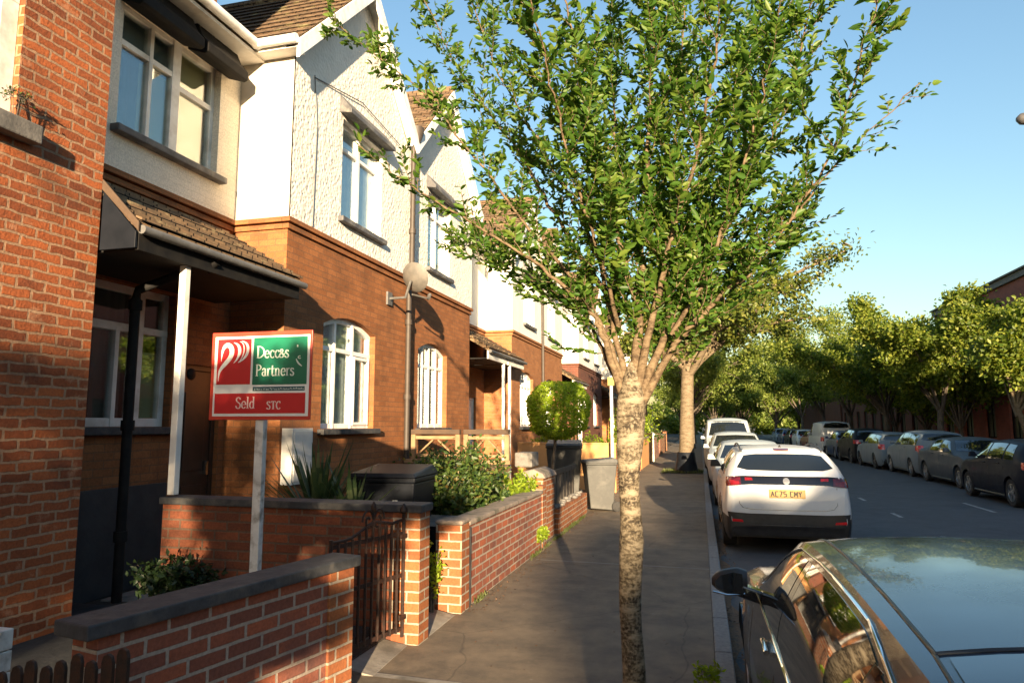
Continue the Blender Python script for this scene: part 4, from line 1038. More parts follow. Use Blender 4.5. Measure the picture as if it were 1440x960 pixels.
def main_tree():
    rs = random.Random(21); rng = np.random.default_rng(21)
    base = Vector((-.39, 3.98, 0))
    root = thing('street_tree', 'slender silver barked street tree with upswept leafy branches in the foreground', 'tree', tuple(base))
    tm = MB()
    # trunk: slightly wavering, with root flare and a swollen fork
    tp = smooth_path([(-.395, 3.98, -.05), (-.386, 3.98, .25), (-.402, 3.99, .62), (-.386, 3.98, 1.0), (-.394, 3.975, 1.3), (-.382, 3.985, 1.55), (-.372, 3.99, 1.76), (-.36, 4.0, 1.95)], 30)
    rad = []
    for p in tp:
        z = p.z
        rad.append(.062 + .003 * sin(z * 31) * sin(z * 17 + 1) + .045 * max(0, 1 - z / .22) ** 2 + .004 * sin(z * 9) + (.026 * max(0, (z - 1.36) / .4) if z < 1.70 else .0221 - .055 * min(1, (z - 1.70) / .25) ** 1.3))
    tm.tube(tp, rad, 14)
    trunk_m = tm; tm = MB()
    limbs = {
     'A': [(-0.44, 4.0, 1.93), (-0.59, 3.95, 2.24), (-0.79, 3.88, 2.44), (-1.11, 3.81, 2.68), (-1.53, 3.73, 2.95), (-1.96, 3.65, 3.27)],
     'B': [(-0.42, 4.0, 1.97), (-0.67, 4.02, 2.42), (-0.95, 4.05, 2.75), (-1.33, 4.08, 3.28), (-1.74, 4.11, 3.8), (-2.46, 4.15, 4.47)],
     'C': [(-0.4, 4.0, 1.99), (-0.59, 4.11, 2.66), (-0.91, 4.26, 3.33), (-1.29, 4.42, 4.05), (-1.62, 4.6, 4.97)],
     'D': [(-0.335, 4.0, 2.30), (-0.43, 3.91, 2.68), (-0.55, 3.78, 3.28), (-0.65, 3.65, 3.86), (-0.69, 3.5, 4.41)],
     'E': [(-0.34, 4.0, 2.03), (-0.28, 4.03, 2.83), (-0.23, 4.07, 3.49), (-0.19, 4.11, 4.43), (-0.13, 4.15, 5.28)],
     'F': [(-0.32, 4.0, 1.99), (-0.12, 3.89, 2.65), (0.05, 3.74, 3.15), (0.15, 3.58, 3.61), (0.25, 3.4, 4.18)],
     'G': [(-0.29, 4.0, 1.97), (-0.01, 4.09, 2.4), (0.31, 4.22, 2.97), (0.59, 4.35, 3.62), (0.82, 4.5, 4.57)],
     'H': [(-0.27, 4.0, 1.94), (0.12, 3.98, 2.29), (0.46, 3.96, 2.65), (0.75, 3.93, 3.11), (1.0, 3.9, 3.91)],
     'J': [(-0.14, 3.98, 2.10), (0.08, 3.92, 2.48), (0.33, 3.82, 3.19), (0.47, 3.7, 3.83)],
     'K': [(-0.22, 3.95, 2.32), (-0.18, 4.18, 2.62), (-0.1, 4.41, 3.4), (-0.03, 4.67, 4.37), (0.01, 4.95, 5.37)],
     'M': [(-0.49, 4.06, 2.33), (-0.78, 4.13, 2.80), (-1.06, 4.3, 3.31), (-1.36, 4.49, 3.77), (-1.7, 4.69, 4.3), (-2.09, 4.9, 5.07)],
     'N': [(-0.28, 4.0, 1.94), (0.08, 4.13, 2.28), (0.33, 4.3, 2.51), (0.59, 4.5, 2.76), (0.69, 4.7, 3.0)],
     'O': [(-0.43, 4.0, 1.93), (-0.71, 4.15, 2.32), (-1.07, 4.35, 2.56), (-1.38, 4.57, 2.69), (-1.73, 4.8, 2.93)],
     'P': [(-0.44, 4.02, 2.16), (-0.50, 3.83, 2.46), (-0.61, 3.61, 2.93), (-0.69, 3.36, 3.34), (-0.74, 3.1, 3.66)],
     'I': [(0.23, 4.0, 2.4), (0.52, 4.07, 2.73), (0.82, 4.15, 3.09), (1.26, 4.25, 3.53)],
     'Q': [(-0.45, 4.04, 2.24), (-0.46, 4.3, 2.7), (-0.5, 4.6, 3.4), (-0.55, 4.9, 4.2), (-0.6, 5.1, 5.2)],
     'R': [(-0.16, 4.05, 2.2), (0.05, 4.35, 2.8), (0.3, 4.7, 3.6), (0.5, 5.0, 4.6)],
    }
    thick = dict(A=.026, B=.024, C=.022, D=.024, E=.032, F=.028, G=.030, H=.026, J=.020, K=.022, M=.020, N=.018, O=.018, P=.018, I=.012, Q=.024, R=.022)
    sparse = dict(A=.62, B=.85, I=.38, M=.7, C=.8, H=.8)
    LP, LD = [], []
    def leaves_along(path, step, start=0.):
        acc = 0; tot = sum((path[i + 1] - path[i]).length for i in range(len(path) - 1)); run = 0; side = rs.choice((-1, 1)); nxt = start * tot
        for i in range(len(path) - 1):
            a, b = path[i], path[i + 1]; l = (b - a).length
            while nxt < run + l:
                p = a.lerp(b, (nxt - run) / max(l, 1e-6)); d = (b - a).normalized()
                o = d.cross(Vector((0, 0, 1)));
                if o.length < .2: o = d.cross(Vector((1, 0, 0)))
                o.normalize(); side = -side
                w = o * side * rs.uniform(.5, 1.1) + d * rs.uniform(.35, .9) + Vector((rs.uniform(-.35, .35), rs.uniform(-.35, .35), rs.uniform(-.35, .25)))
                LP.append(tuple(p)); LD.append(tuple(w))
                nxt += step * rs.uniform(.6, 1.4)
            run += l
    def twig(p, d, ln, r, lv, dens):
        n = 7; path = [p.copy()]; q = p.copy(); dd_ = d.normalized()
        for k in range(n):
            dd_ = (dd_ + Vector((rs.uniform(-.16, .16), rs.uniform(-.16, .16), rs.uniform(-.10, .20)))).normalized()
            q = q + dd_ * ln / n; path.append(q.copy())
        tm.tube(path, [r * (1 - .75 * k / n) for k in range(n + 1)], 4 if lv else 5, False)
        leaves_along(path, .0120 / dens, .08)
        if lv < 1:
            for k in range(2, n):
                if rs.random() < .62 * dens:
                    o = Vector((rs.uniform(-1, 1), rs.uniform(-1, 1), rs.uniform(-.2, .9)))
                    twig(path[k], (dd_ * .75 + o * .65), ln * rs.uniform(.35, .62), r * .55, lv + 1, dens)
    for key, pts in limbs.items():
        if pts[0][2] < 2.06 and key != 'I': pts = [(-.37 + (pts[0][0] + .37) * .4, 3.99 + (pts[0][1] - 3.99) * .4, pts[0][2] - .24)] + [(pts[0][0] * .55 + pts[1][0] * .45, pts[0][1] * .5 + pts[1][1] * .5, pts[0][2] * .6 + pts[1][2] * .4)] + pts[1:]
        path = smooth_path(pts, 34)
        for i in range(4, 34):
            path[i] += Vector((rs.uniform(-.012, .012), rs.uniform(-.012, .012), rs.uniform(-.01, .01)))
        r0 = thick[key] * .70
        tm.tube(path, [max(.0035, r0 * (1 - .86 * i / 33) * (1 + (.75 * math.exp(-i / 3.5) if pts[0][2] < 2.0 else .2 * math.exp(-i / 3)))) for i in range(34)], 8, False)
        dens = sparse.get(key, 1.)
        tot = sum((path[i + 1] - path[i]).length for i in range(33))
        run = 0; nxt = tot * (.10 if key not in 'ABO' else .17)
        for i in range(33):
            l = (path[i + 1] - path[i]).length
            while nxt < run + l:
                f = nxt / tot; p = path[i].lerp(path[i + 1], (nxt - run) / l); d = (path[i + 1] - path[i]).normalized()
                o = Vector((rs.uniform(-1, 1), rs.uniform(-1, 1), rs.uniform(-.35, .85))); o = (o - d * o.dot(d)).normalized()
                ln = rs.uniform(.22, .50) * (1.05 - .55 * f) * (1.0 if key not in 'ABI' else .75)
                twig(p, d * rs.uniform(.5, 1.0) + o * rs.uniform(.6, 1.), ln, max(.0025, r0 * .25 * (1 - .5 * f)), 0, dens)
                nxt += .046 / dens * rs.uniform(.6, 1.4)
            run += l
        leaves_along(path, .028 / dens, .45)
    t = part(root, 'trunk', trunk_m, 'bark_silver', smooth=60)
    part(root, 'branches', tm, 'bark_branch', smooth=60)
    n = len(LP)
    Nn = rnd_unit(rng, n) * .9 + np.array([0, 0, .6])
    L = rng.uniform(.026, .053, n) + rng.random(n) ** 3 * .034; 
    leaf_mesh('crown', LP, np.array(LD) + rng.normal(0, .12, (n, 3)), Nn, L, L * rng.uniform(.40, .52, n), 'leaf_main', root, tuple(base), rich=True)
    return n
NLEAF = main_tree(); print('leaves', NLEAF)

def gen_tree(name, label, base, h_fork, r0, crown, nlimb, nleaf, lsize, seed, bark, leafm, group=None, lean=(0, 0), hole=.35, extra=(), cat='tree', clusters=None, flat=1.):
    """crown: (cx, cy, cz, rx, ry, rz) with c relative to the base"""
    rs = random.Random(seed); rng = np.random.default_rng(seed)
    root = thing(name, label, cat, base, 0, group)
    B = Vector(base); tm = MB()
    F = Vector((lean[0], lean[1], h_fork))
    tp = smooth_path([(0, 0, -.1), (lean[0] * .2, lean[1] * .2, h_fork * .3), (lean[0] * .6, lean[1] * .6, h_fork * .7), tuple(F)], 14)
    tm.tube(tp, [r0 * (1 + .5 * max(0, 1 - p.z / (.12 * h_fork + .1)) ** 2) * (1 - .25 * i / 13) for i, p in enumerate(tp)], 12)
    cx, cy, cz, rx, ry, rz = crown
    C = Vector((cx, cy, cz)); tips = []
    ends = []
    for k in range(nlimb):
        a = 2 * PI * (k + rs.uniform(-.3, .3)) / nlimb; el = rs.uniform(-.15, 1.2)
        f = rs.uniform(.72, 1.08)
        ends.append(C + Vector((rx * cos(a) * cos(el) * f, ry * sin(a) * cos(el) * f, rz * sin(el) * f)))
    ends += [Vector(e) for e in extra]
    for e in ends:
        mid = F.lerp(e, .45) + Vector((0, 0, .18 * (e - F).length * .5)); st = F - Vector((0, 0, rs.uniform(0, .15) * h_fork))
        path = smooth_path([tuple(st), tuple(mid), tuple(e)], 12)
        rr = r0 * .5
        tm.tube(path, [max(.008, rr * (1 - .85 * i / 11)) for i in range(12)], 6, False)
        for i in range(4, 12):
            for _ in range(2):
                d = Vector((rs.uniform(-1, 1), rs.uniform(-1, 1), rs.uniform(-.5, .9))).normalized() * rs.uniform(.18, .42) * (rx + ry + rz) / 3 * (1.2 - i / 14)
                q = path[i] + d
                v = q - C; kk = math.sqrt((v.x / rx) ** 2 + (v.y / ry) ** 2 + (v.z / rz) ** 2)
                if kk > 1.12 and e not in [Vector(x) for x in extra]: q = C + v / kk * 1.05
                tm.tube([path[i], path[i].lerp(q, .5) + Vector((0, 0, .05 * d.length)), q], [max(.006, rr * .25), max(.005, rr * .16), .004], 4, False)
                tips.append((path[i], q))
        tips.append((path[8], path[11]))
    part(root, 'trunk', MB().add([tuple(Vector(v) + B) for v in tm.v], tm.f), bark, smooth=60)
    # leaves in clumps along the outer half of each branchlet
    T = len(tips)
    keep = [i for i in range(T) if rs.random() > hole * .5]
    ii = rng.choice(keep, nleaf)
    A = np.array([tuple(t[0]) for t in tips]); Bq = np.array([tuple(t[1]) for t in tips])
    f = rng.uniform(.35, 1.08, nleaf)[:, None]
    sp = (rx + ry + rz) / 3 * .085
    P = A[ii] + (Bq[ii] - A[ii]) * f + rng.normal(0, sp, (nleaf, 3)) * np.array([1, 1, .7])
    D = (Bq[ii] - A[ii]); D /= np.linalg.norm(D, axis=1)[:, None] + 1e-9
    D = D * .5 + rnd_unit(rng, nleaf) + np.array([0, 0, -.15])
    Nn = rnd_unit(rng, nleaf) * 1. + np.array([.1, -.35, .5])
    L = rng.uniform(.7, 1.3, nleaf) * lsize
    leaf_mesh('crown', P, D, Nn, L, L * .6, leafm, root)
    return root

gen_tree('plane_tree', 'broad pale plane tree trunk with dark foot standing in the pavement beyond', (-.50, 24.6, 0), 3.7, .265, (.9, .6, 5.2, 3.7, 3.6, 2.3), 10, 17000, .15, 4, 'bark_plane', 'leaf_plane', 'pavement trees on the left',
         lean=(.15, 0), extra=((-2.1, -.3, 4.4), (5.5, 0, 7.4), (4.6, .3, 6.6), (3.0, -.5, 6.9)))
fb = MB(); fb.lathe([(.43, -.02), (.375, .12), (.318, .38), (.295, .66), (.28, .68)], 16, (-.50, 24.6, 0), caps=False)
single('trunk_sleeve', 'dark band round the foot of the broad plane trunk', 'trunk guard', fb, 'bin_black', smooth=60, loc=(-.5, 24.6, 0))
gp2 = MB(); gp2.quad((-1.35, 23.9, .004), (.04, 23.9, .004), (.04, 25.6, .004), (-1.35, 25.6, .004)); structure('tree_pit', gp2, 'soil')
rng = np.random.default_rng(9); n = 900
P = np.stack([rng.uniform(-1.3, .03, n), rng.uniform(23.9, 25.5, n), np.zeros(n)], 1)
o = leaf_mesh('grass', P, rnd_unit(rng, n) * .5 + (0, 0, 1), rnd_unit(rng, n), rng.uniform(.06, .14, n), rng.uniform(.01, .02, n), 'grass'); o['kind'] = 'stuff'

lt = [(38., 'leafy pavement tree after the broad plane trunk on the left side'), (50., 'pavement tree third beyond the broad plane trunk on the left'), (63., 'far left pavement tree merging into the green at the street end')]
for i, (yy, lab) in enumerate(lt):
    gen_tree('pavement_tree', lab, (-.55, yy, 0), 2.6, .16, (1.2, 0, 4.9, 3.2, 3.4, 2.6), 9, 11000, .18, 30 + i, 'bark_grey', 'leaf_far', 'pavement trees on the left')
rtx = [((9.25, 23.2, 0), 2.1, .10, (.55, .6, 3.85, 2.1, 2.3, 1.7), 'thin pale trunked tree in front of the red building at the right edge', (-.45, 0)),
       ((9.35, 32.0, 0), 2.2, .15, (-.6, .3, 4.7, 3.0, 3.0, 2.9), 'bushy sunlit tree with a forked trunk behind the silver cars on the right', (.1, 0)),
       ((9.3, 40.0, 0), 2.3, .15, (-2.0, .4, 4.7, 3.8, 3.8, 3.1), 'tree behind the black car on the right, left of the bushy sunlit one', (0, 0)),
       ((9.3, 49.0, 0), 2.3, .15, (-2.4, 0, 5.4, 4.2, 4.2, 3.4), 'farther right side tree above the white van', (0, 0)),
       ((9.3, 59.0, 0), 2.3, .15, (-2.4, 0, 5.4, 4.2, 4.2, 3.4), 'distant right side tree behind the white van', (0, 0)),
       ((9.3, 71.0, 0), 2.4, .17, (-2.4, 0, 5.4, 4.2, 4.2, 3.4), 'farthest right side tree before the green street end', (0, 0))]
for i, (b, hf, r0, cr, lab, ln_) in enumerate(rtx):
    gen_tree('street_tree', lab, b, hf, r0, cr, 9 if i < 3 else 7, (19000, 32000, 24000, 18000, 15000, 12000)[i], (.14, .16, .16, .18, .2, .22)[i], 60 + i, 'bark_grey' if i else 'bark_plane', 'leaf_right' if i < 3 else 'leaf_far', 'trees along the right pavement', lean=ln_)
for i, (b, lab) in enumerate((((11.6, 41.5, 0), 'leafy tree behind the pavement tree, close to the red building'), ((11.4, 36.0, 0), 'second leafy tree close against the red building'), ((11.2, 46., 0), 'leafy tree close against the dark brick block'))):
    gen_tree('garden_tree', lab, b, 1.4, .11, (-.2, 0, 3.9, 2.3, 3.4, 2.9), 9, 13000, .16, 160 + i, 'bark_grey', 'leaf_right', 'trees close against the buildings')
ft = [(1.5, 84, 'rounded far tree closing the street, just right of the plane trunk'), (5.0, 92, 'far tree at the middle of the street end'), (8.6, 88, 'far tree right of the middle of the street end'), (-2.2, 96, 'far tree at the end of the left pavement'), (12.5, 99, 'farthest dark tree closing the street on the right'), (3.2, 108, 'rearmost tree of the green street end')]
for i, (x, yy, lab) in enumerate(ft):
    gen_tree('far_tree', lab, (x, yy, 0), 1.9, .22, (0, 0, 5.0, 5.2, 3.4, 4.6), 11, 12000, .32, 90 + i, 'bark_grey', 'leaf_far', 'trees closing the end of the street', hole=.1)
# unseen trees behind the viewpoint: the first two placed and shaped to shade the walls and fronts
for i, (b, lab, cr) in enumerate((((-.45, -5.5, 0), 'unseen street tree added just behind the viewpoint to shade the garden walls', (.1, 0, 2.85, 1.1, 1.3, 1.25)), ((-.45, -13.6, 0), 'unseen street tree farther back along the left pavement', (0, 0, 4.5, 2.0, 1.8, 1.25)), ((-.5, -23., 0), 'second street tree farther back along the left pavement', (0, 0, 4.0, 1.7, 1.9, 1.75)))):
    gen_tree('street_tree', lab, b, 1.6, .08, cr, 9, (11000, 8000, 6000)[i], .12, 120 + i, 'bark_silver', 'leaf_main', 'pavement trees on the left', extra=((-.75, .1, 2.15), (-.5, .7, 2.3), (.55, .3, 2.1), (.6, -.6, 2.25), (.35, .9, 1.95), (.75, -.2, 2.3)) if i == 0 else ())  # first tree: low limbs added so its crown shades the garden walls
n = 26000; rng = np.random.default_rng(77)
P = np.stack([rng.uniform(-60, 70, n), rng.uniform(122, 134, n), np.zeros(n)], 1); hh = 5.2 + 1.6 * np.sin(P[:, 0] * .35) + 1.2 * np.sin(P[:, 0] * .9 + 1) + .8 * np.sin(P[:, 1] * 1.1)
P[:, 2] = hh * rng.uniform(0, 1, n) ** .7
wood = leaf_mesh('far_wood', P, rnd_unit(rng, n), rnd_unit(rng, n) * .7 + (0, 0, 1), rng.uniform(.6, 1.1, n), rng.uniform(.45, .7, n), 'leaf_far'); wood['kind'] = 'stuff'

# ------------------------------------------------------------------ garden plants
def shrub(label, base, size, nst, nleaf, lsize, seed, leafm, bark='bark_grey', flowers=0, name='shrub', spread=.5):
    rs = random.Random(seed); rng = np.random.default_rng(seed)
    root = thing(name, label, 'shrub', base); B = Vector(base); sxx, syy, szz = size
    tm = MB(); tips = []
    for k in range(nst):
        a = 2 * PI * k / nst + rs.uniform(-.4, .4); e = Vector((sxx * cos(a) * rs.uniform(.4, 1), syy * sin(a) * rs.uniform(.4, 1), szz * rs.uniform(.6, 1.)))
        s = Vector((e.x * .25, e.y * .25, 0)); path = smooth_path([tuple(s), tuple(s.lerp(e, .5) + Vector((0, 0, .12))), tuple(e)], 9)
        tm.tube(path, [.016 * min(1, szz / .8) * (1 - .8 * i / 8) for i in range(9)], 5, False)
        for i in range(3, 9):
            for _ in range(3):
                q = path[i] + Vector((rs.uniform(-1, 1) * sxx, rs.uniform(-1, 1) * syy, rs.uniform(-.5, .8) * szz)) * spread * .6
                q.z = max(q.z, .06)
                tm.tube([path[i], q], [.005 * min(1, szz / .8), .0015], 4, False); tips.append((path[i], q))
    part(root, 'stems', MB().add([tuple(Vector(v) + B) for v in tm.v], tm.f), bark, smooth=60)
    ii = rng.integers(0, len(tips), nleaf)
    A = np.array([tuple(t[0]) for t in tips]); Q = np.array([tuple(t[1]) for t in tips])
    P = A[ii] + (Q[ii] - A[ii]) * rng.uniform(.3, 1.15, nleaf)[:, None] + rng.normal(0, .05, (nleaf, 3)) * max(size)
    P[:, 2] = np.maximum(P[:, 2], .02)
    L = rng.uniform(.7, 1.3, nleaf) * lsize
    leaf_mesh('foliage', P, rnd_unit(rng, nleaf) + (0, 0, .3), rnd_unit(rng, nleaf) * 1. + (0, -.2, .6), L, L * .55, leafm, root)
    if flowers:
        f = MB()
        for k in range(flowers):
            p = Q[rng.integers(0, len(tips))] + B
            f.lathe([(.004, -.02), (.028, 0), (.035, .015), (.012, .03)], 7, tuple(p))
        part(root, 'blossom', f, 'leaf_flower', smooth=60)
    return root
shrub('big leafy shrub with bare pale stems spilling over the sunlit garden wall', (-2.70, 7.5, .1), (.50, 1.15, 1.06), 14, 17000, .06, 3, 'leaf_shrub', flowers=4)
shrub('bright green young bush at the end of the sunlit garden wall', (-2.32, 8.85, .25), (.22, .42, .62), 7, 1700, .06, 5, 'leaf_lime')
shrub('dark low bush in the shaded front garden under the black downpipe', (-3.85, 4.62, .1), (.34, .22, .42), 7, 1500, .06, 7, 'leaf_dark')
shrub('tuft of green growing from the foot of the wall beside the sunlit end pier', (-2.0, 8.95, .0), (.07, .25, .22), 5, 420, .05, 9, 'leaf_lime', name='weed')
shrub('yellow green weeds in the gap beside the sunlit brick end pier', (-2.24, 5.72, .0), (.07, .1, .55), 5, 380, .045, 11, 'leaf_lime', name='weed')
shrub('small weed growing at the kerb beside the near dark car', (.0, 4.5, .0), (.09, .08, .09), 5, 160, .035, 13, 'leaf_lime', name='weed')
shrub('dry weed sprouting on the upper window sill of the old brick house', (FX + .06, 3.55, 3.715), (.05, .1, .16), 6, 90, .022, 15, 'leaf_shrub', name='weed')
shrub('dark green hedge plants on the garden side of the orange wall', (-3.1, 17.6, .3), (1.1, .3, 1.15), 12, 3200, .07, 17, 'leaf_lime', name='hedge')
shrub('rounded green bush in a far front garden between the tree trunks', (-2.6, 27.5, .2), (.8, .8, 1.9), 10, 2600, .11, 19, 'leaf_lime')
shrub('dark bush by the far garden wall beside the plane trunk', (-2.6, 35, .2), (.7, 1.2, 1.5), 9, 2000, .12, 23, 'leaf_shrub')

# clipped topiary head on a stem
def topiary():
    rng = np.random.default_rng(31); base = (-2.42, 11.9, .1)
    root = thing('topiary_tree', 'bright green clipped round topiary on a slim stem', 'topiary', base)
    tm = MB(); tm.tube(smooth_path([(-2.46, 11.9, .05), (-2.50, 11.92, .6), (-2.44, 11.9, 1.1), (-2.42, 11.9, 1.5)], 14), [.035 - .0008 * i for i in range(14)], 8)
    rs = random.Random(2)
    for k in range(16):
        a = rs.uniform(0, 6.28); tm.tube([(-2.42, 11.9, 1.35), (-2.42 + .28 * cos(a), 11.9 + .28 * sin(a), 1.6 + rs.uniform(-.1, .4))], [.012, .004], 4, False)
    part(root, 'stem', tm, 'bark_grey', smooth=60)
    n = 9500; d = rnd_unit(rng, n)
    # a softly squared ball with shallow dents
    pw = (np.abs(d) ** 2.6).sum(1) ** (-1 / 2.6)
    dent = 1 + .05 * np.sin(d[:, 0] * 7 + 1) * np.sin(d[:, 2] * 6) + .04 * np.sin(d[:, 1] * 9 + 2)
    r = pw * dent * (1 - np.abs(rng.normal(0, .07, n)))
    P = d * r[:, None] * np.array([.52, .50, .47]) + np.array([0.06, 0, 1.75])
    L = rng.uniform(.035, .06, n)
    leaf_mesh('crown', P, d * .6 + rnd_unit(rng, n), d + rnd_unit(rng, n) * .5, L, L * .65, 'leaf_topiary', root)
topiary()

def yucca(label, base, nb, ln, seed, name='yucca'):
    rs = random.Random(seed); root = thing(name, label, 'plant', base); m = MB()
    for k in range(nb):
        a = rs.uniform(0, 2 * PI); el = R(rs.uniform(25, 88)); l = ln * rs.uniform(.7, 1.1); w = .020 * rs.uniform(.8, 1.3); droop = rs.uniform(.0, .25)
        s = Vector((-sin(a), cos(a), 0)); prev = None
        for i in range(7):
            t = i / 6; r = l * t
            p = Vector((cos(a) * cos(el) * r, sin(a) * cos(el) * r, .22 + sin(el) * r - droop * l * t * t))
            ww = w * (1 - t ** 2.2) * (.6 + .8 * min(1, t * 4)) + .001
            c = [p - s * ww, p + Vector((0, 0, -.25 * ww)), p + s * ww]
            if prev:
                m.add([*prev, *c], [(0, 1, 4, 3), (1, 2, 5, 4)])
            prev = c
    me = part(root, 'blades', m, 'leaf_blade', local=True)
    part(root, 'stem', MB().tube([(0, 0, -.05), (0, 0, .3)], [.07, .05], 8), 'bark_grey', local=True)
    return root
yucca('spiky green yucca behind the slate-topped dividing wall', (-3.42, 5.85, .42), 110, .86, 6)
yucca('smaller spiky plant fanning out beside the black bin', (-3.02, 5.75, .50), 40, .6, 8, 'spiky_plant')

# ------------------------------------------------------------------ cars
def pchip(xs, ys, q):
    xs = np.asarray(xs, float); ys = np.asarray(ys, float); h = np.diff(xs); d = np.diff(ys) / h
    m = np.zeros(len(xs)); m[0], m[-1] = d[0], d[-1]
    for i in range(1, len(xs) - 1):
        if d[i - 1] * d[i] > 0: m[i] = 2 / (1 / d[i - 1] + 1 / d[i])
    q = np.clip(q, xs[0], xs[-1]); i = np.clip(np.searchsorted(xs, q) - 1, 0, len(h) - 1); t = (q - xs[i]) / h[i]
    return (2 * t ** 3 - 3 * t ** 2 + 1) * ys[i] + (t ** 3 - 2 * t ** 2 + t) * h[i] * m[i] + (-2 * t ** 3 + 3 * t ** 2) * ys[i + 1] + (t ** 3 - t ** 2) * h[i] * m[i + 1]

# profiles as fractions: y from the rear (-.5) to the front (.5) of the length, z of the height
KIND = {
 'suv': dict(L=3.85, W=1.66, H=1.40, wr=.315, wy=(-.315, .315), clear=.17,
   top=[(-.5, .42), (-.496, .55), (-.488, .645), (-.474, .72), (-.455, .765), (-.425, .84), (-.385, .915), (-.35, .955), (-.26, .985), (-.08, 1.), (.06, .985), (.12, .955), (.27, .72), (.30, .70), (.42, .66), (.47, .60), (.49, .5), (.5, .40)],
   belt=[(-.5, .40), (-.496, .52), (-.488, .61), (-.474, .66), (-.45, .685), (-.2, .69), (.2, .665), (.28, .655), (.42, .605), (.47, .54), (.49, .45), (.5, .38)]),
 'hatch': dict(L=3.8, W=1.64, H=1.36, wr=.295, wy=(-.31, .315), clear=.15,
   top=[(-.5, .42), (-.495, .55), (-.485, .64), (-.47, .70), (-.455, .74), (-.41, .86), (-.37, .93), (-.28, .975), (-.1, 1.), (.04, .985), (.10, .95), (.26, .70), (.29, .68), (.42, .62), (.47, .55), (.49, .46), (.5, .38)],
   belt=[(-.5, .40), (-.495, .52), (-.485, .60), (-.47, .645), (-.45, .67), (-.2, .665), (.2, .645), (.28, .635), (.42, .575), (.47, .50), (.49, .42), (.5, .36)]),
 'estate': dict(L=4.2, W=1.66, H=1.38, wr=.295, wy=(-.30, .32), clear=.15,
   top=[(-.5, .42), (-.496, .54), (-.488, .64), (-.478, .72), (-.465, .80), (-.445, .90), (-.425, .94), (-.35, .97), (-.1, 1.), (.04, .985), (.09, .955), (.24, .70), (.27, .68), (.42, .62), (.47, .55), (.49, .46), (.5, .38)],
   belt=[(-.5, .40), (-.496, .51), (-.488, .60), (-.478, .64), (-.455, .665), (-.2, .66), (.2, .64), (.28, .63), (.42, .575), (.47, .50), (.49, .42), (.5, .36)]),
 'saloon': dict(L=4.3, W=1.68, H=1.33, wr=.295, wy=(-.30, .325), clear=.14,
   top=[(-.5, .42), (-.495, .56), (-.485, .66), (-.465, .715), (-.38, .735), (-.345, .75), (-.20, .95), (-.15, .98), (-.04, 1.), (.05, .985), (.10, .955), (.25, .71), (.28, .69), (.42, .62), (.47, .55), (.49, .46), (.5, .38)],
   belt=[(-.5, .40), (-.495, .53), (-.485, .62), (-.465, .665), (-.38, .685), (-.2, .68), (.2, .65), (.28, .64), (.42, .575), (.47, .50), (.49, .42), (.5, .36)]),
 'van': dict(L=4.6, W=1.78, H=1.98, wr=.31, wy=(-.31, .33), clear=.16,
   top=[(-.5, .30), (-.497, .55), (-.49, .80), (-.485, .92), (-.475, .965), (-.40, .985), (-.1, 1.), (.14, .985), (.20, .95), (.335, .64), (.36, .61), (.45, .54), (.48, .47), (.494, .38), (.5, .30)],
   belt=[(-.5, .28), (-.497, .45), (-.49, .53), (-.48, .56), (-.2, .57), (.2, .56), (.33, .55), (.45, .49), (.48, .43), (.494, .35), (.5, .28)]),
}
WHEEL = {}
def wheel_meshes(r, w, rimmat):
    k = (r, w, rimmat)
    if k in WHEEL: return WHEEL[k]
    t = MB(); t.lathe([(r * .62, -w / 2 + .01), (r * .70, -w / 2), (r * .93, -w / 2 + .004), (r * .99, -w / 2 + .03), (r, 0), (r * .99, w / 2 - .03), (r * .93, w / 2 - .004), (r * .70, w / 2), (r * .62, w / 2 - .01)], 28, axis='x', caps=False)
    a = mesh_obj('tyre', t, 'rubber', smooth=50); ta = a.data; bpy.data.objects.remove(a)
    m = MB(); x = -w / 2 + .012
    m.lathe([(r * .66, x + .05), (r * .66, x), (r * .60, x - .004), (r * .585, x + .012), (r * .585, x + .06)], 28, axis='x', caps=False)
    for s in range(5):
        a = 2 * PI * s / 5; c, sn = cos(a), sin(a)
        for da in (-.16, .16):
            c2, s2 = cos(a + da), sin(a + da)
            m.bar((x + .006, c * r * .12, sn * r * .12), (x + .012, c2 * r * .60, s2 * r * .60), r * .11, .02, (1, 0, 0))
    m.lathe([(.004, x - .006), (r * .16, x - .002), (r * .18, x + .02)], 16, axis='x', caps=False)
    m.lathe([(.02, x + .05), (r * .585, x + .052)], 20, axis='x', caps=False)
    b = mesh_obj('rim', m, rimmat, smooth=40); tb = b.data; bpy.data.objects.remove(b)
    WHEEL[k] = (ta, tb); return WHEEL[k]

def link_mesh(name, me, parent, loc=(0, 0, 0), rz=0.):
    o = bpy.data.objects.new(name, me); COL.objects.link(o); o.parent = parent; o.location = loc; o.rotation_euler = (0, 0, rz); return o

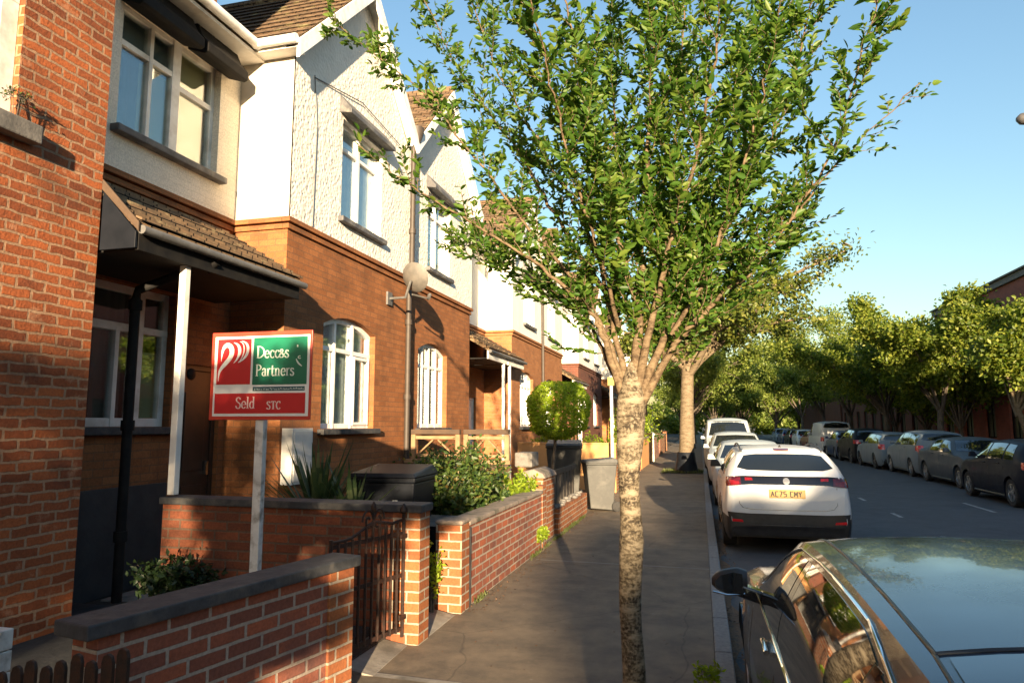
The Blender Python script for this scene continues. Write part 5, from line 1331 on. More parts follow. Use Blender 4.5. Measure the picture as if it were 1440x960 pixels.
PLATEG = {}
def car(label, kind, loc, rz, paint, group=None, cat='car', lights='tail_red', rim='alloy', detail=1, scale=1., name='parked_car', view=('rear', 'left'), special=None, plate=('plate_yellow',), over=None):
    S = dict(KIND[kind]); S.update(over or {})
    L, W, H = S['L'] * scale, S['W'] * scale, S['H'] * scale; wr = S['wr'] * scale
    root = thing(name, label, cat, loc, rz, group)
    wys = [S['wy'][0] * L, S['wy'][1] * L]
    # stations, dense at the two ends
    e = np.array([0, .002, .004, .007, .011, .016, .022, .03, .04])
    st = np.concatenate([-.5 + e, np.linspace(-.45, .45, 64), .5 - e[::-1]])
    top = pchip(*zip(*S['top']), st) * H; belt = pchip(*zip(*S['belt']), st) * H
    belt = np.minimum(belt, top - .012)
    yy = st * L
    d = np.clip((np.abs(yy) - (L / 2 - .55)) / .55, 0, 1)
    w = W / 2 * (1 - .09 * d ** 2 - .05 * np.clip((d - .88) / .12, 0, 1) ** 1.5)
    zb = np.full(len(st), S['clear'] * scale) + .10 * np.clip((d - .75) / .25, 0, 1) ** 2 + .10 * np.clip((d - .97) / .03, 0, 1)
    rows = []
    side = [(0, .93), (.08, .965), (.18, .985), (.30, .995), (.42, 1.), (.54, 1.), (.64, .995), (.74, .985), (.83, .975), (.92, .965), (1., .945)]
    for i in range(len(st)):
        zt, zl, ww, y = top[i], belt[i], w[i], yy[i]
        arch = 0
        for wy in wys:
            rr = wr * 1.16
            if abs(y - wy) < rr: arch = max(arch, wr + math.sqrt(rr * rr - (y - wy) ** 2))
        ring = []
        for f, xf in side:
            z = zb[i] + (zl - zb[i]) * f
            flare = 0
            if arch and z < arch + .05: flare = .012 * scale
            ring.append((ww * xf + flare, max(z, min(arch, zl - .03))))
        h = zt - zl; k = min(1., h / (.30 * H)); k = k * k * (3 - 2 * k)
        xr = ww * (.86 - (.10 if special == 'near' else .16) * k) if kind != 'van' else ww * (.90 - .08 * k); ze = zl + h * (.72 + .17 * k)
        x0, z0 = ring[-1]
        for f in (.06, .25, .5, .75, .92):
            bulge = .022 * W * sin(PI * f) * k
            ring.append((x0 + (xr - x0) * f + bulge, z0 + (ze - z0) * f + .0))
        for f in (0, .1, .25, .45, .7, 1.):
            x = xr * (1 - f)
            g = 1 - (x / xr) ** 2.6 if xr > 0 else 1
            ring.append((x, ze + (zt - ze) * g))
        rows.append([(x, y, z) for x, z in ring])
    nR = len(rows[0]); full = nR * 2 - 1
    bm_ = MB()
    for r in rows: bm_.v += [p for p in r] + [(-p[0], p[1], p[2]) for p in r[:-1][::-1]]
    nS = len(rows)
    for i in range(nS - 1):
        for k in range(full - 1):
            bm_.f.append((i * full + k, (i + 1) * full + k, (i + 1) * full + k + 1, i * full + k + 1))
    bm_.f.append(tuple(range(full))); bm_.f.append(tuple((nS - 1) * full + k for k in range(full))[::-1])
    bm_.f = [f[::-1] for f in bm_.f]
    body = part(root, 'body', bm_, paint, local=True, smooth=42)
    bvh = BVHTree.FromPolygons([Vector(v) for v in bm_.v], bm_.f)
    if special == 'hero':
        body.data.materials.append(M['black_trim'])
        for pl_ in body.data.polygons:
            c_ = pl_.center
            if c_.z < .335 or (c_.y < -L / 2 + .42 and c_.z < .50): pl_.material_index = 1
    under = MB(); under.box(-W * .44, W * .44, -L * .46, L * .46, S['clear'] * scale + .03, belt[len(st) // 2] - .12)
    part(root, 'underbody', under, 'black_trim', local=True)
    # patches that hug the body: project a grid along an axis
    DIRS = {'rear': (Vector((0, 1, 0)), lambda a, b: Vector((a, -9, b))), 'front': (Vector((0, -1, 0)), lambda a, b: Vector((a, 9, b))),
            'left': (Vector((1, 0, 0)), lambda a, b: Vector((-9, a, b))), 'right': (Vector((-1, 0, 0)), lambda a, b: Vector((9, a, b))), 'top': (Vector((0, 0, -1)), lambda a, b: Vector((a, b, 9)))}
    def hit(dirn, a, b):
        dv, og = DIRS[dirn]; p, n_, _, _ = bvh.ray_cast(og(a, b), dv)
        if p is None: return None, None
        if n_.dot(dv) > 0: n_ = -n_
        return p, n_
    def patch(dirn, lo, hi, nu=10, nv=6, off=.004, thick=.014):
        """lo, hi: polylines of (a,b) – the lower and the upper edge"""
        def samp(pl, t):
            ds = [0]
            for i in range(len(pl) - 1): ds.append(ds[-1] + math.hypot(pl[i + 1][0] - pl[i][0], pl[i + 1][1] - pl[i][1]))
            s_ = t * ds[-1]
            for i in range(len(pl) - 1):
                if s_ <= ds[i + 1] + 1e-9:
                    f = (s_ - ds[i]) / max(1e-9, ds[i + 1] - ds[i]); return (pl[i][0] + (pl[i + 1][0] - pl[i][0]) * f, pl[i][1] + (pl[i + 1][1] - pl[i][1]) * f)
            return pl[-1]
        g = []; 
        for j in range(nv + 1):
            for i in range(nu + 1):
                a0, a1 = samp(lo, i / nu), samp(hi, i / nu); f = j / nv
                p, n_ = hit(dirn, a0[0] + (a1[0] - a0[0]) * f, a0[1] + (a1[1] - a0[1]) * f)
                g.append((p, n_))
        ok = [x for x in g if x[0] is not None]
        if len(ok) < 4: return None
        mb = MB(); N_ = (nu + 1) * (nv + 1)
        last = ok[0]
        o_, i_ = [], []
        for p, n_ in g:
            if p is None: p, n_ = last
            last = (p, n_); o_.append(p + n_ * off); i_.append(p - n_ * (thick - off))
        fs = []
        for j in range(nv):
            for i in range(nu):
                a = j * (nu + 1) + i; fs.append((a, a + 1, a + nu + 2, a + nu + 1))
        dv = DIRS[dirn][0]
        q = fs[len(fs) // 2]; nn_ = (o_[q[1]] - o_[q[0]]).cross(o_[q[3]] - o_[q[0]])
        if nn_.dot(dv) > 0: fs = [f[::-1] for f in fs]
        mb.add(o_, fs)
        # rim
        loop = [i for i in range(nu + 1)] + [j * (nu + 1) + nu for j in range(1, nv + 1)] + [nv * (nu + 1) + i for i in range(nu - 1, -1, -1)] + [j * (nu + 1) for j in range(nv - 1, 0, -1)]
        b0 = len(mb.v); mb.v += [tuple(x) for x in i_]
        for a, b in zip(loop, loop[1:] + loop[:1]): mb.f.append((a, b, b0 + b, b0 + a))
        return mb
    def put(nm, dirn, lo, hi, mm, nu=10, nv=6, off=.004, parent=None, label=None, th=.014):
        mb = patch(dirn, lo, hi, nu, nv, off, th)
        if mb is None: return None
        o = mesh_obj(nm, mb, mm, smooth=35); o.parent = parent or root
        if label: o['label'] = label
        return o
    def line(nm, dirn, pts, r, mm, off=.0, n_=26, parent=None):
        P = []
        for a, b in pts:
            p, q = hit(dirn, a, b)
            if p is not None: P.append(p + q * off)
        if len(P) < 2: return None
        mb = MB(); mb.tube(P, r, 6); o = mesh_obj(nm, mb, mm, smooth=60); o.parent = parent or root; return o
    Y = lambda f: f * L
    Z = lambda f: f * H
    zbelt = lambda f: float(pchip(*zip(*S['belt']), np.array([f]))[0]) * H
    ztop = lambda f: float(pchip(*zip(*S['top']), np.array([f]))[0]) * H
    ctx = dict(root=root, put=put, line=line, hit=hit, Y=Y, Z=Z, L=L, W=W, H=H, zbelt=zbelt, ztop=ztop, wys=wys, wr=wr, body=body, scale=scale)
    # windows
    if special != 'near':
        fr = dict(suv=(.13, .255), hatch=(.11, .245), estate=(.10, .225), saloon=(.11, .235), van=(.205, .325))[kind]
        zt0, zt1 = ztop(fr[1]) + .0, ztop(fr[0]) - .015
        hw0, hw1 = W * .40, W * .325
        if 'front' in view or detail > 0:
            put('windscreen', 'front', [(-hw0, zt0), (0, zt0 - .01), (hw0, zt0)], [(-hw1, zt1 - .02), (0, zt1), (hw1, zt1 - .02)], 'car_glass', 12, 6)
        if kind != 'van' or special == 'reargl':
            rb = dict(suv=(-.452, -.375), hatch=(-.447, -.37), estate=(-.468, -.432), saloon=(-.335, -.19), van=(-.49, -.478))[kind]
            zr0, zr1 = ztop(rb[0]) + .01, ztop(rb[1]) - .0
            if special == 'hero': zr0, zr1 = .775 * H, .925 * H
            put('rear_window', 'rear', [(-W * .37, zr0 + .03), (-W * .30, zr0), (0, zr0 - .008), (W * .30, zr0), (W * .37, zr0 + .03)], [(-W * .305, zr1 - .025), (-W * .22, zr1 - .005), (0, zr1), (W * .22, zr1 - .005), (W * .305, zr1 - .025)], 'car_glass', 18, 8)
        sides = dict(suv=[(-.36, -.29, -.23), (-.215, -.02, -.02), (.0, .205, .10)], hatch=[(-.335, -.215, -.215), (-.195, .0, .0), (.02, .195, .085)],
                     estate=[(-.435, -.25, -.25), (-.235, -.03, -.03), (-.01, .18, .08)], saloon=[(-.20, -.03, -.03), (-.01, .19, .09)], van=[(.12, .295, .20)])[kind]
        for sd in ('left', 'right'):
            if detail == 0 and sd not in view: continue
            for q in sides:
                a, b, bt = q; n_ = 8
                at = a + (.05 if (kind == 'saloon' and a < -.15) else (.03 if q is sides[0] and kind in ('suv', 'hatch') else .0))
                lo = [(Y(a + (b - a) * i / n_), zbelt(a + (b - a) * i / n_) + .035) for i in range(n_ + 1)]
                hi = []
                for i in range(n_ + 1):
                    f = at + (bt - at) * i / n_; hi.append((Y(f), zbelt(f) + (ztop(f) - zbelt(f)) * .80))
                put('side_window', sd, lo, hi, 'car_glass', 10, 5)
    # lights
    if special not in ('hero', 'near'):
        for s in (-1, 1):
            if kind in ('estate', 'van'): put('tail_light', 'rear', [(s * W * .36, Z(.54 if kind == 'estate' else .42)), (s * W * .46, Z(.54 if kind == 'estate' else .42))], [(s * W * .36, Z(.68 if kind == 'estate' else .54)), (s * W * .455, Z(.68 if kind == 'estate' else .54))], lights, 6, 5)
            else: put('tail_light', 'rear', [(s * W * .31, Z(.565)), (s * W * .46, Z(.56))], [(s * W * .33, Z(.66)), (s * W * .455, Z(.67))], lights, 6, 5)
            sd = 'left' if s < 0 else 'right'
            if kind != 'van': put('tail_light', sd, [(Y(-.485), Z(.56)), (Y(-.44), Z(.57))], [(Y(-.482), Z(.66)), (Y(-.43), Z(.67))], lights, 4, 4)
            put('headlight', 'front', [(s * W * .30, Z(.46 if kind != 'van' else .36)), (s * W * .44, Z(.47 if kind != 'van' else .37))], [(s * W * .29, Z(.545 if kind != 'van' else .44)), (s * W * .445, Z(.57 if kind != 'van' else .47))], 'lamp_clear', 6, 5)
        put('grille', 'front', [(-W * .24, Z(.44 if kind != 'van' else .34)), (W * .24, Z(.44 if kind != 'van' else .34))], [(-W * .26, Z(.515 if kind != 'van' else .41)), (W * .26, Z(.515 if kind != 'van' else .41))], 'black_trim', 10, 4)
        put('bumper_intake', 'front', [(-W * .33, Z(.20)), (W * .33, Z(.20))], [(-W * .36, Z(.30)), (W * .36, Z(.30))], 'black_trim', 10, 4)
        put('rear_plate', 'rear', [(-.24 * scale, Z(.47)), (.24 * scale, Z(.47))], [(-.24 * scale, Z(.47) + .105 * scale), (.24 * scale, Z(.47) + .105 * scale)], plate[0], 6, 2, .008)
        put('front_plate', 'front', [(-.24 * scale, Z(.335)), (.24 * scale, Z(.335))], [(-.24 * scale, Z(.335) + .1), (.24 * scale, Z(.335) + .1)], 'plate_white', 6, 2, .01)
        put('rear_bumper', 'rear', [(-W * .43, Z(.19)), (W * .43, Z(.19))], [(-W * .44, Z(.29)), (W * .44, Z(.29))], 'black_trim', 12, 4)
    if detail > 0 or True:
        for s in (-1, 1):
            sd = 'left' if s < 0 else 'right'
            if sd not in view and detail < 1: continue
            if special != 'near':
                ym = Y(dict(suv=.185, hatch=.175, estate=.165, saloon=.17, van=.275)[kind]); zz = zbelt(.18) + .06
                p, n_ = hit(sd, ym, zz - .02)
                if p is not None:
                    mb = MB(); mx = abs(p.x)
                    mb.hexa([(s * (mx - .02), ym - .02, zz), (s * (mx + .17), ym - .05, zz + .0), (s * (mx + .17), ym + .06, zz), (s * (mx - .02), ym + .05, zz)] if s > 0 else [(s * (mx + .17), ym - .05, zz), (s * (mx - .02), ym - .02, zz), (s * (mx - .02), ym + .05, zz), (s * (mx + .17), ym + .06, zz)],
                            [(s * (mx + .04), ym - .02, zz + .12), (s * (mx + .16), ym - .05, zz + .12), (s * (mx + .15), ym + .04, zz + .11), (s * (mx + .05), ym + .05, zz + .1)] if s > 0 else [(s * (mx + .16), ym - .05, zz + .12), (s * (mx + .04), ym - .02, zz + .12), (s * (mx + .05), ym + .05, zz + .1), (s * (mx + .15), ym + .04, zz + .11)])
                    o = mesh_obj('mirror', mb, paint if special != 'hero' else 'black_trim'); o.parent = root; bev(o, .02, 3)
            for f in ((-.15, .05) if kind != 'van' else (.12,)):
                line('door_handle', sd, [(Y(f - .018), zbelt(f) - .055), (Y(f), zbelt(f) - .05), (Y(f + .018), zbelt(f) - .055)], .012, paint if special != 'near' else 'chrome', .012)
            for f in ((-.22, -.01, .215) if kind != 'van' else (.10, .30)):
                line('door_gap', sd, [(Y(f) , z) for z in np.linspace(S['clear'] * scale + .12, zbelt(f) - .005, 8) if not any(abs(Y(f) - wy) < wr * 1.2 and z < wr * 2.2 for wy in wys)], .004, 'black_gloss', -.002)
            line('sill_trim', sd, [(y_, S['clear'] * scale + .05) for y_ in np.linspace(wys[0] + wr * 1.25, wys[1] - wr * 1.25, 10)], .03, 'black_trim', -.01)
    ta, tb = wheel_meshes(round(wr, 3), .19, rim)
    for wy in wys:
        for s in (-1, 1):
            o = link_mesh('wheel', ta, root, (s * (W / 2 - .105), wy, wr), 0 if s < 0 else PI)
            link_mesh('rim', tb, o)
    return ctx

P_ = {}
M['paint_white'] = paint_mat('paint_white', (.62, .64, .66), 0., .3, .15, .3, .4)
M['paint_near'] = paint_mat('paint_near', (.009, .022, .048), .1, .16, .03, .5, .4)
M['paint_silver'] = paint_mat('paint_silver', (.17, .215, .25), .1, .45)
M['paint_grey'] = paint_mat('paint_grey', (.045, .066, .088), .05, .45)
M['paint_navy'] = paint_mat('paint_navy', (.006, .010, .022), .0, .45, .04, .04, .12)
M['paint_black'] = paint_mat('paint_black', (.006, .008, .012), .0, .45, .08, .04, .12)
M['paint_blue'] = paint_mat('paint_blue', (.03, .06, .16), .3, .3)
M['paint_red'] = paint_mat('paint_red', (.22, .02, .015), .2, .3)
M['paint_palesilver'] = paint_mat('paint_palesilver', (.34, .39, .42), .0, .42, .15)

LG, RG = 'cars parked along the near kerb', 'cars parked along the far kerb'
RZ = -.1
# --- the white crossover ahead
def hero():
    L = 3.85
    c = car('white crossover with black bumper and yellow plate, parked ahead of the near dark car', 'suv', (1.08, 10.0 + L / 2, RZ), R(0), 'paint_white', LG, special='hero', rim='dark_rim')
    W, H, put, line, root = c['W'], c['H'], c['put'], c['line'], c['root']; Z = lambda f: f * H
    zz = lambda w: w + .1
    # measured heights above the road
    put('light_bar', 'rear', [(-W * .44, .885), (-W * .27, .905), (W * .27, .905), (W * .44, .885)], [(-W * .445, .995), (-W * .33, 1.012), (W * .33, 1.012), (W * .445, .995)], 'black_gloss', 26, 5, .006)
    for s in (-1, 1):
        put('tail_light', 'rear', [(s * W * .345, .893), (s * W * .455, .875)], [(s * W * .35, .99), (s * W * .455, .985)], 'tail_dark', 8, 5, .012)
        put('tail_lamp', 'rear', [(s * W * .36, .90), (s * W * .425, .89)], [(s * W * .36, .935), (s * W * .43, .955)], 'tail_mid', 6, 4, .016)
        put('tail_lamp', 'rear', [(s * W * .255, .955), (s * W * .315, .953)], [(s * W * .26, .985), (s * W * .315, .987)], 'tail_mid', 5, 3, .013)
        put('reflector', 'rear', [(s * W * .34, .415), (s * W * .425, .42)], [(s * W * .345, .445), (s * W * .425, .455)], 'tail_red', 6, 3, .012)
        sd = 'left' if s < 0 else 'right'
        put('tail_light', sd, [(-L / 2 + .015, .89), (-L / 2 + .20, .91)], [(-L / 2 + .02, .985), (-L / 2 + .16, .97)], 'tail_dark', 6, 4, .006)
        # dark arch cladding and sill
        for wy in c['wys']:
            k = 14; r1, r2 = c['wr'] * 1.16, c['wr'] * 1.34
            put('arch_cladding', sd, [(wy + r1 * cos(PI * i / k), c['wr'] + r1 * sin(PI * i / k) + .004) for i in range(k + 1)], [(wy + r2 * cos(PI * i / k), c['wr'] + r2 * sin(PI * i / k)) for i in range(k + 1)], 'black_trim', 18, 2, .006)
        put('sill_cladding', sd, [(c['wys'][0] + .42, .19), (c['wys'][1] - .42, .19)], [(c['wys'][0] + .40, .32), (c['wys'][1] - .40, .32)], 'black_trim', 10, 3, .006)
        rl_ = MB(); pts = []
        for f in np.linspace(-.33, .10, 12):
            p, n_ = c['hit']('top', s * W * .325, f * L)
            if p is not None: pts.append(p + Vector((0, 0, .018 + .034 * max(0., sin(PI * (f + .33) / .43)) ** .5)))
        rl_.tube(pts, .014, 6); part(root, 'roof_rail', rl_, 'black_trim', local=True, smooth=50)
    put('rear_bumper', 'rear', [(-W * .425, .25), (W * .425, .25)], [(-W * .455, .545), (-W * .3, .53), (W * .3, .53), (W * .455, .545)], 'black_trim', 26, 8, .01)
    put('diffuser', 'rear', [(-W * .24, .285), (W * .24, .285)], [(-W * .30, .36), (-W * .26, .385), (W * .26, .385), (W * .30, .36)], 'lead_grey', 16, 3, .018)
    pl = put('number_plate', 'rear', [(-.225, .735), (.225, .735)], [(-.225, .845), (.225, .845)], 'plate_yellow', 8, 3, .012)
    y0 = min(v.co.y for v in pl.data.vertices)
    tx = MB(); _segs = {'A': [(0, 0, .5, 1), (.5, 1, 1, 0), (.22, .4, .78, .4)], 'C': [(1, 1, .1, 1), (.1, 1, .1, 0), (.1, 0, 1, 0)], '7': [(0, 1, 1, 1), (1, 1, .3, 0)], 'V': [(0, 1, .5, 0), (.5, 0, 1, 1)], '5': [(1, 1, .1, 1), (.1, 1, .1, .55), (.1, .55, .9, .55), (.9, .55, .9, .05), (.9, .05, .05, .0)],
             'W': [(0, 1, .25, 0), (.25, 0, .5, .8), (.5, .8, .75, 0), (.75, 0, 1, 1)], 'M': [(0, 0, 0, 1), (0, 1, .5, .3), (.5, .3, 1, 1), (1, 1, 1, 0)], 'Y': [(0, 1, .5, .5), (1, 1, .5, .5), (.5, .5, .5, 0)], 'R': [(0, 0, 0, 1), (0, 1, .9, 1), (.9, 1, .9, .55), (.9, .55, 0, .5), (.4, .5, 1, 0)]}
    x = -.2
    for i, ch in enumerate('AC75CMY'):
        for k_, (a, b, c_, d_) in enumerate(_segs[ch]):
            ribbon(tx, [(x + a * .036, .757 + b * .066), (x + c_ * .036, .757 + d_ * .066)], .0105, y0 - .001 - .0002 * k_)
        x += .052 + (.03 if i == 3 else 0)
    part(pl, 'plate_characters', tx, 'plate_ink', local=True)
    line('tailgate_gap', 'rear', [(-W * .37, .88), (-W * .365, .66), (-W * .34, .605), (-W * .28, .585), (0, .58), (W * .28, .585), (W * .34, .605), (W * .365, .66), (W * .37, .88)], .004, 'black_gloss', -.001)
    # badge: plain metallic oval with the model strip of the light bar
    k_ = [(.042 * cos(a), .948 + .042 * sin(a)) for a in np.linspace(PI, 2 * PI, 9)]; put('badge', 'rear', k_, [(a, 1.896 - b) for a, b in k_], 'alloy', 8, 4, .012)
    sp = put('spoiler', 'rear', [(-W * .31, 1.315), (0, 1.335), (W * .31, 1.315)], [(-W * .29, 1.345), (0, 1.365), (W * .29, 1.345)], 'paint_white', 16, 3, .022)
    put('brake_light', 'rear', [(-.10, 1.33), (.10, 1.33)], [(-.10, 1.345), (.10, 1.345)], 'tail_dark', 6, 2, .026)
    mb = MB(); p, _ = c['hit']('top', 0, -.3 * L); mb.hexa([(-.03, p.y - .05, p.z - .01), (.03, p.y - .05, p.z - .01), (.02, p.y + .07, p.z - .01), (-.02, p.y + .07, p.z - .01)], [(-.006, p.y - .06, p.z + .05), (.006, p.y - .06, p.z + .05), (.006, p.y + .02, p.z + .02), (-.006, p.y + .02, p.z + .02)]); part(root, 'antenna', mb, 'black_gloss', .004, local=True)
hero()

# --- the dark car in the foreground
def near():
    L = 4.8
    c = car('dark blue green car with chrome window line, its roof filling the bottom right corner', 'hatch', (1.07, 2.96, RZ), R(0), 'paint_near', LG, special='near', over=dict(L=L, W=1.72, H=1.28, wy=(-.31, .33)))
    W, H, put, line, root = c['W'], c['H'], c['put'], c['line'], c['root']
    zb, zt = c['zbelt'], c['ztop']
    for sd in ('left', 'right'):
        # one long glasshouse outline, chrome-rimmed, split by two dark pillars
        f0, f1 = -.375, .20
        def up(f): 
            a = (f - f0) / (f1 - f0)
            return zb(f) + (zt(f) - zb(f)) * .80
        def lo(f): return zb(f) + .03
        outline_hi = [(-.375, .10), (-.34, .50), (-.28, .85), (-.20, 1.), (-.05, 1.), (.05, .98), (.10, .88), (.15, .62), (.195, .22), (.215, .03)]
        fs = [q[0] for q in outline_hi]; hs = [q[1] for q in outline_hi]
        def hi_pt(f): return (f * L, lo(f) + (up(f) - lo(f)) * float(np.interp(f, fs, hs)))
        for a, b in ((-.36, -.245), (-.235, -.022), (.0, .208)):
            n_ = 12; put('side_window', sd, [((a + (b - a) * i / n_) * L, lo(a + (b - a) * i / n_)) for i in range(n_ + 1)], [hi_pt(a + (b - a) * i / n_) for i in range(n_ + 1)], 'car_glass', 14, 8)
        for f in (-.24, -.011):
            put('pillar', sd, [((f - .010) * L, lo(f)), ((f + .010) * L, lo(f))], [((f - .008) * L, hi_pt(f)[1]), ((f + .008) * L, hi_pt(f)[1])], 'black_gloss', 2, 8, .003)
        line('chrome_trim', sd, [(f * L, lo(f) - .018) for f in np.linspace(-.375, .235, 30)], .0085, 'chrome', .004)
        line('chrome_trim', sd, [(hi_pt(f)[0], hi_pt(f)[1] + .018) for f in np.linspace(-.385, .22, 40)], .0058, 'chrome', .004)
    put('windscreen', 'front', [(-W * .40, zt(.245)), (0, zt(.245) - .01), (W * .40, zt(.245))], [(-W * .325, zt(.11) - .035), (0, zt(.11) - .015), (W * .325, zt(.11) - .035)], 'car_glass', 12, 6)
    put('rear_window', 'top', [(-W * .385, -.435 * L), (0, -.445 * L), (W * .385, -.435 * L)], [(-W * .342, -.265 * L), (0, -.258 * L), (W * .342, -.265 * L)], 'car_glass', 16, 12, .005)
    for s in (-1, 1):
        line('roof_gap', 'top', [(s * W * f_, y * L) for y, f_ in zip(np.linspace(-.26, .11, 20), np.linspace(.352, .335, 20))], .006, 'black_trim', .0)
        line('hatch_gap', 'top', [(s * W * f_, y * L) for y, f_ in zip(np.linspace(-.46, -.255, 16), np.linspace(.40, .352, 16))], .005, 'black_trim', .0)
        put('tail_light', 'rear', [(s * W * .31, .72), (s * W * .46, .72)], [(s * W * .33, .86), (s * W * .455, .87)], 'tail_red', 6, 5)
        put('headlight', 'front', [(s * W * .30, .60), (s * W * .44, .62)], [(s * W * .29, .74), (s * W * .445, .77)], 'lamp_clear', 6, 5)
    line('roof_gap', 'top', [(x * W, -.258 * L + .03 * (1 - (x / .352) ** 2) * .5) for x in np.linspace(-.352, .352, 24)], .007, 'black_trim', .0)
    put('rear_plate', 'rear', [(-.24, .68), (.24, .68)], [(-.24, .78), (.24, .78)], 'plate_yellow', 6, 2, .008)
    put('front_plate', 'front', [(-.24, .45), (.24, .45)], [(-.24, .55), (.24, .55)], 'plate_white', 6, 2, .01)
    put('grille', 'front', [(-W * .24, .60), (W * .24, .60)], [(-W * .26, .72), (W * .26, .72)], 'black_trim', 10, 4)
    # door mirrors: tapered shells with a chrome strip and an arm
    for s in (-1, 1):
        my, mz = .165 * L, zb(.165) + .02
        xb = W / 2 - .035
        mb = MB(); rings = []
        for k in range(9):
            t = k / 8; rr = (.80 + .20 * t / .25) if t < .25 else (1 - .42 * ((t - .25) / .75) ** 1.6)
            rr *= (1 if t < .85 else (.86 if t < .97 else .45))
            cx = xb + .045 + .17 * t
            rings.append([(s * cx, my + .01 + .055 * rr * cos(a) - .02 * t, mz + .075 + .072 * rr * (sin(a) if sin(a) > 0 else sin(a) * .85)) for a in np.linspace(0, 2 * PI, 17)[:-1]])
        n_ = 16
        mb.v = [p for r in rings for p in r]
        for i in range(8):
            for k in range(n_): mb.f.append((i * n_ + k, i * n_ + (k + 1) % n_, (i + 1) * n_ + (k + 1) % n_, (i + 1) * n_ + k))
        mb.f += [tuple(range(n_)), tuple(8 * n_ + k for k in range(n_))]
        m_ = part(root, 'mirror', mb, 'black_trim', local=True, smooth=50)
        mb = MB(); mb.bar((s * (xb - .02), my, mz + .01), (s * (xb + .09), my, mz + .045), .085, .06); mo = mesh_obj('mirror_arm', mb, 'black_gloss'); mo.parent = m_; bev(mo, .01)
        mb = MB(); q = [(.065, .035), (.16, .035), (.195, .055), (.20, .085), (.17, .115), (.11, .132), (.07, .125)]; mb.prism([(s * (xb + a), mz + b) for a, b in q], 'y', my - .054, my - .048); mo = mesh_obj('mirror_glass', mb, 'car_glass'); mo.parent = m_
        mb = MB(); mb.tube([(s * (xb + .06), my - .045, mz + .030), (s * (xb + .14), my - .052, mz + .022), (s * (xb + .21), my - .05, mz + .035)], .006, 6); mo = mesh_obj('mirror_trim', mb, 'chrome', smooth=50); mo.parent = m_
near()

# --- the rest of the two rows
car('silver grey hatchback with orange reflections in its windscreen, ahead of the white crossover', 'hatch', (1.05, 17.0, RZ), PI, 'paint_palesilver', LG, view=('front', 'right'))
car('white car with dark glass, third ahead of the near dark car', 'estate', (1.0, 22.4, RZ), R(180), 'paint_palesilver', LG, view=('front', 'right'), over=dict(H=1.5))
car('pale silver van facing this way behind the row of cars by the plane tree', 'van', (1.0, 29.0, RZ), PI, 'paint_palesilver', LG, cat='van', view=('front', 'right'), name='parked_van')
for i, (yy, pm, kd, lab) in enumerate(((34.6, 'paint_blue', 'hatch', 'blue hatchback beyond the pale silver van on the near side'), (39.6, 'paint_silver', 'estate', 'silver estate farther beyond the pale silver van'), (44.6, 'paint_white', 'hatch', 'small white car far down the near kerb'), (50, 'paint_black', 'suv', 'black car far down the near kerb'), (56, 'paint_silver', 'hatch', 'farthest silver car on the near kerb'))):
    car(lab, kd, (1.05, yy, RZ), PI if i % 2 else 0, pm, LG, detail=0, view=('front', 'rear', 'right'))
car('unseen white van added behind the viewpoint to shade the garden wall', 'van', (1.12, -9.0, RZ), 0, 'paint_white', LG, cat='van', name='parked_van', detail=0)  # unseen van, added for the shade it throws on the garden wall
# far side, nearest first
RX_ = 7.35
rc = [('black hatchback with glowing red rear light, nearest on the far kerb at the right edge', 'hatch', 7.02, 18.2, 0, 'paint_navy', dict(H=1.40, L=3.9), 'tail_red', 'alloy', 'paint'),
      ('dark slate grey saloon facing this way with bright headlights, behind the black hatchback', 'saloon', 7.45, 22.9, PI, 'paint_grey', dict(H=1.36, L=4.3), 'tail_red', 'alloy', ''),
      ('silver people carrier with a red rear light, between the grey saloon and the silver estate', 'estate', 7.5, 27.3, 0, 'paint_silver', dict(H=1.52, L=4.1), 'tail_red', 'alloy', ''),
      ('silver estate car with a large red rear light, ahead of the black off-roader', 'estate', 7.32, 31.5, 0, 'paint_silver', dict(H=1.42, L=4.2), 'tail_red', 'dark_rim', ''),
      ('black tall car under the forked tree, with a bright plate low down', 'suv', 7.25, 35.7, 0, 'paint_black', dict(H=1.55), 'tail_red', 'dark_rim', ''),
      ('dark car with a blue sheen, between the black tall car and the white van', 'hatch', 7.3, 39.7, 0, 'paint_blue', dict(H=1.42), 'tail_red', 'alloy', ''),
      ('white van with a red rear light, parked on the far side under the trees', 'van', 7.2, 44.2, 0, 'paint_white', dict(H=1.9), 'tail_red', 'alloy', 'reargl'),
      ('small red car beyond the white van on the far side', 'hatch', 7.4, 50.2, 0, 'paint_red', None, 'tail_red', 'alloy', ''),
      ('white hatchback farther beyond the white van', 'hatch', 7.4, 55, PI, 'paint_white', None, 'tail_red', 'alloy', ''),
      ('distant black car on the far kerb before the green street end', 'estate', 7.4, 60, 0, 'paint_black', None, 'tail_red', 'alloy', ''),
      ('distant blue car on the far kerb before the green street end', 'hatch', 7.4, 65, 0, 'paint_blue', None, 'tail_red', 'alloy', ''),
      ('distant silver car, last on the far kerb', 'estate', 7.4, 70, PI, 'paint_silver', None, 'tail_red', 'alloy', '')]
for i, (lab, kd, x, yy, rz, pm, ov, lt_, rim, sp) in enumerate(rc):
    car(lab, kd, (x, yy, RZ), rz + (R(1.2) if i % 3 == 1 else 0), pm, RG, over=ov, lights=lt_, rim=rim, detail=1 if i < 6 else 0, view=('rear', 'front', 'left' if rz == 0 else 'right'), special=sp if sp == 'reargl' else None,
        cat='van' if kd == 'van' else 'car', name='parked_van' if kd == 'van' else 'parked_car', plate=('plate_yellow',))

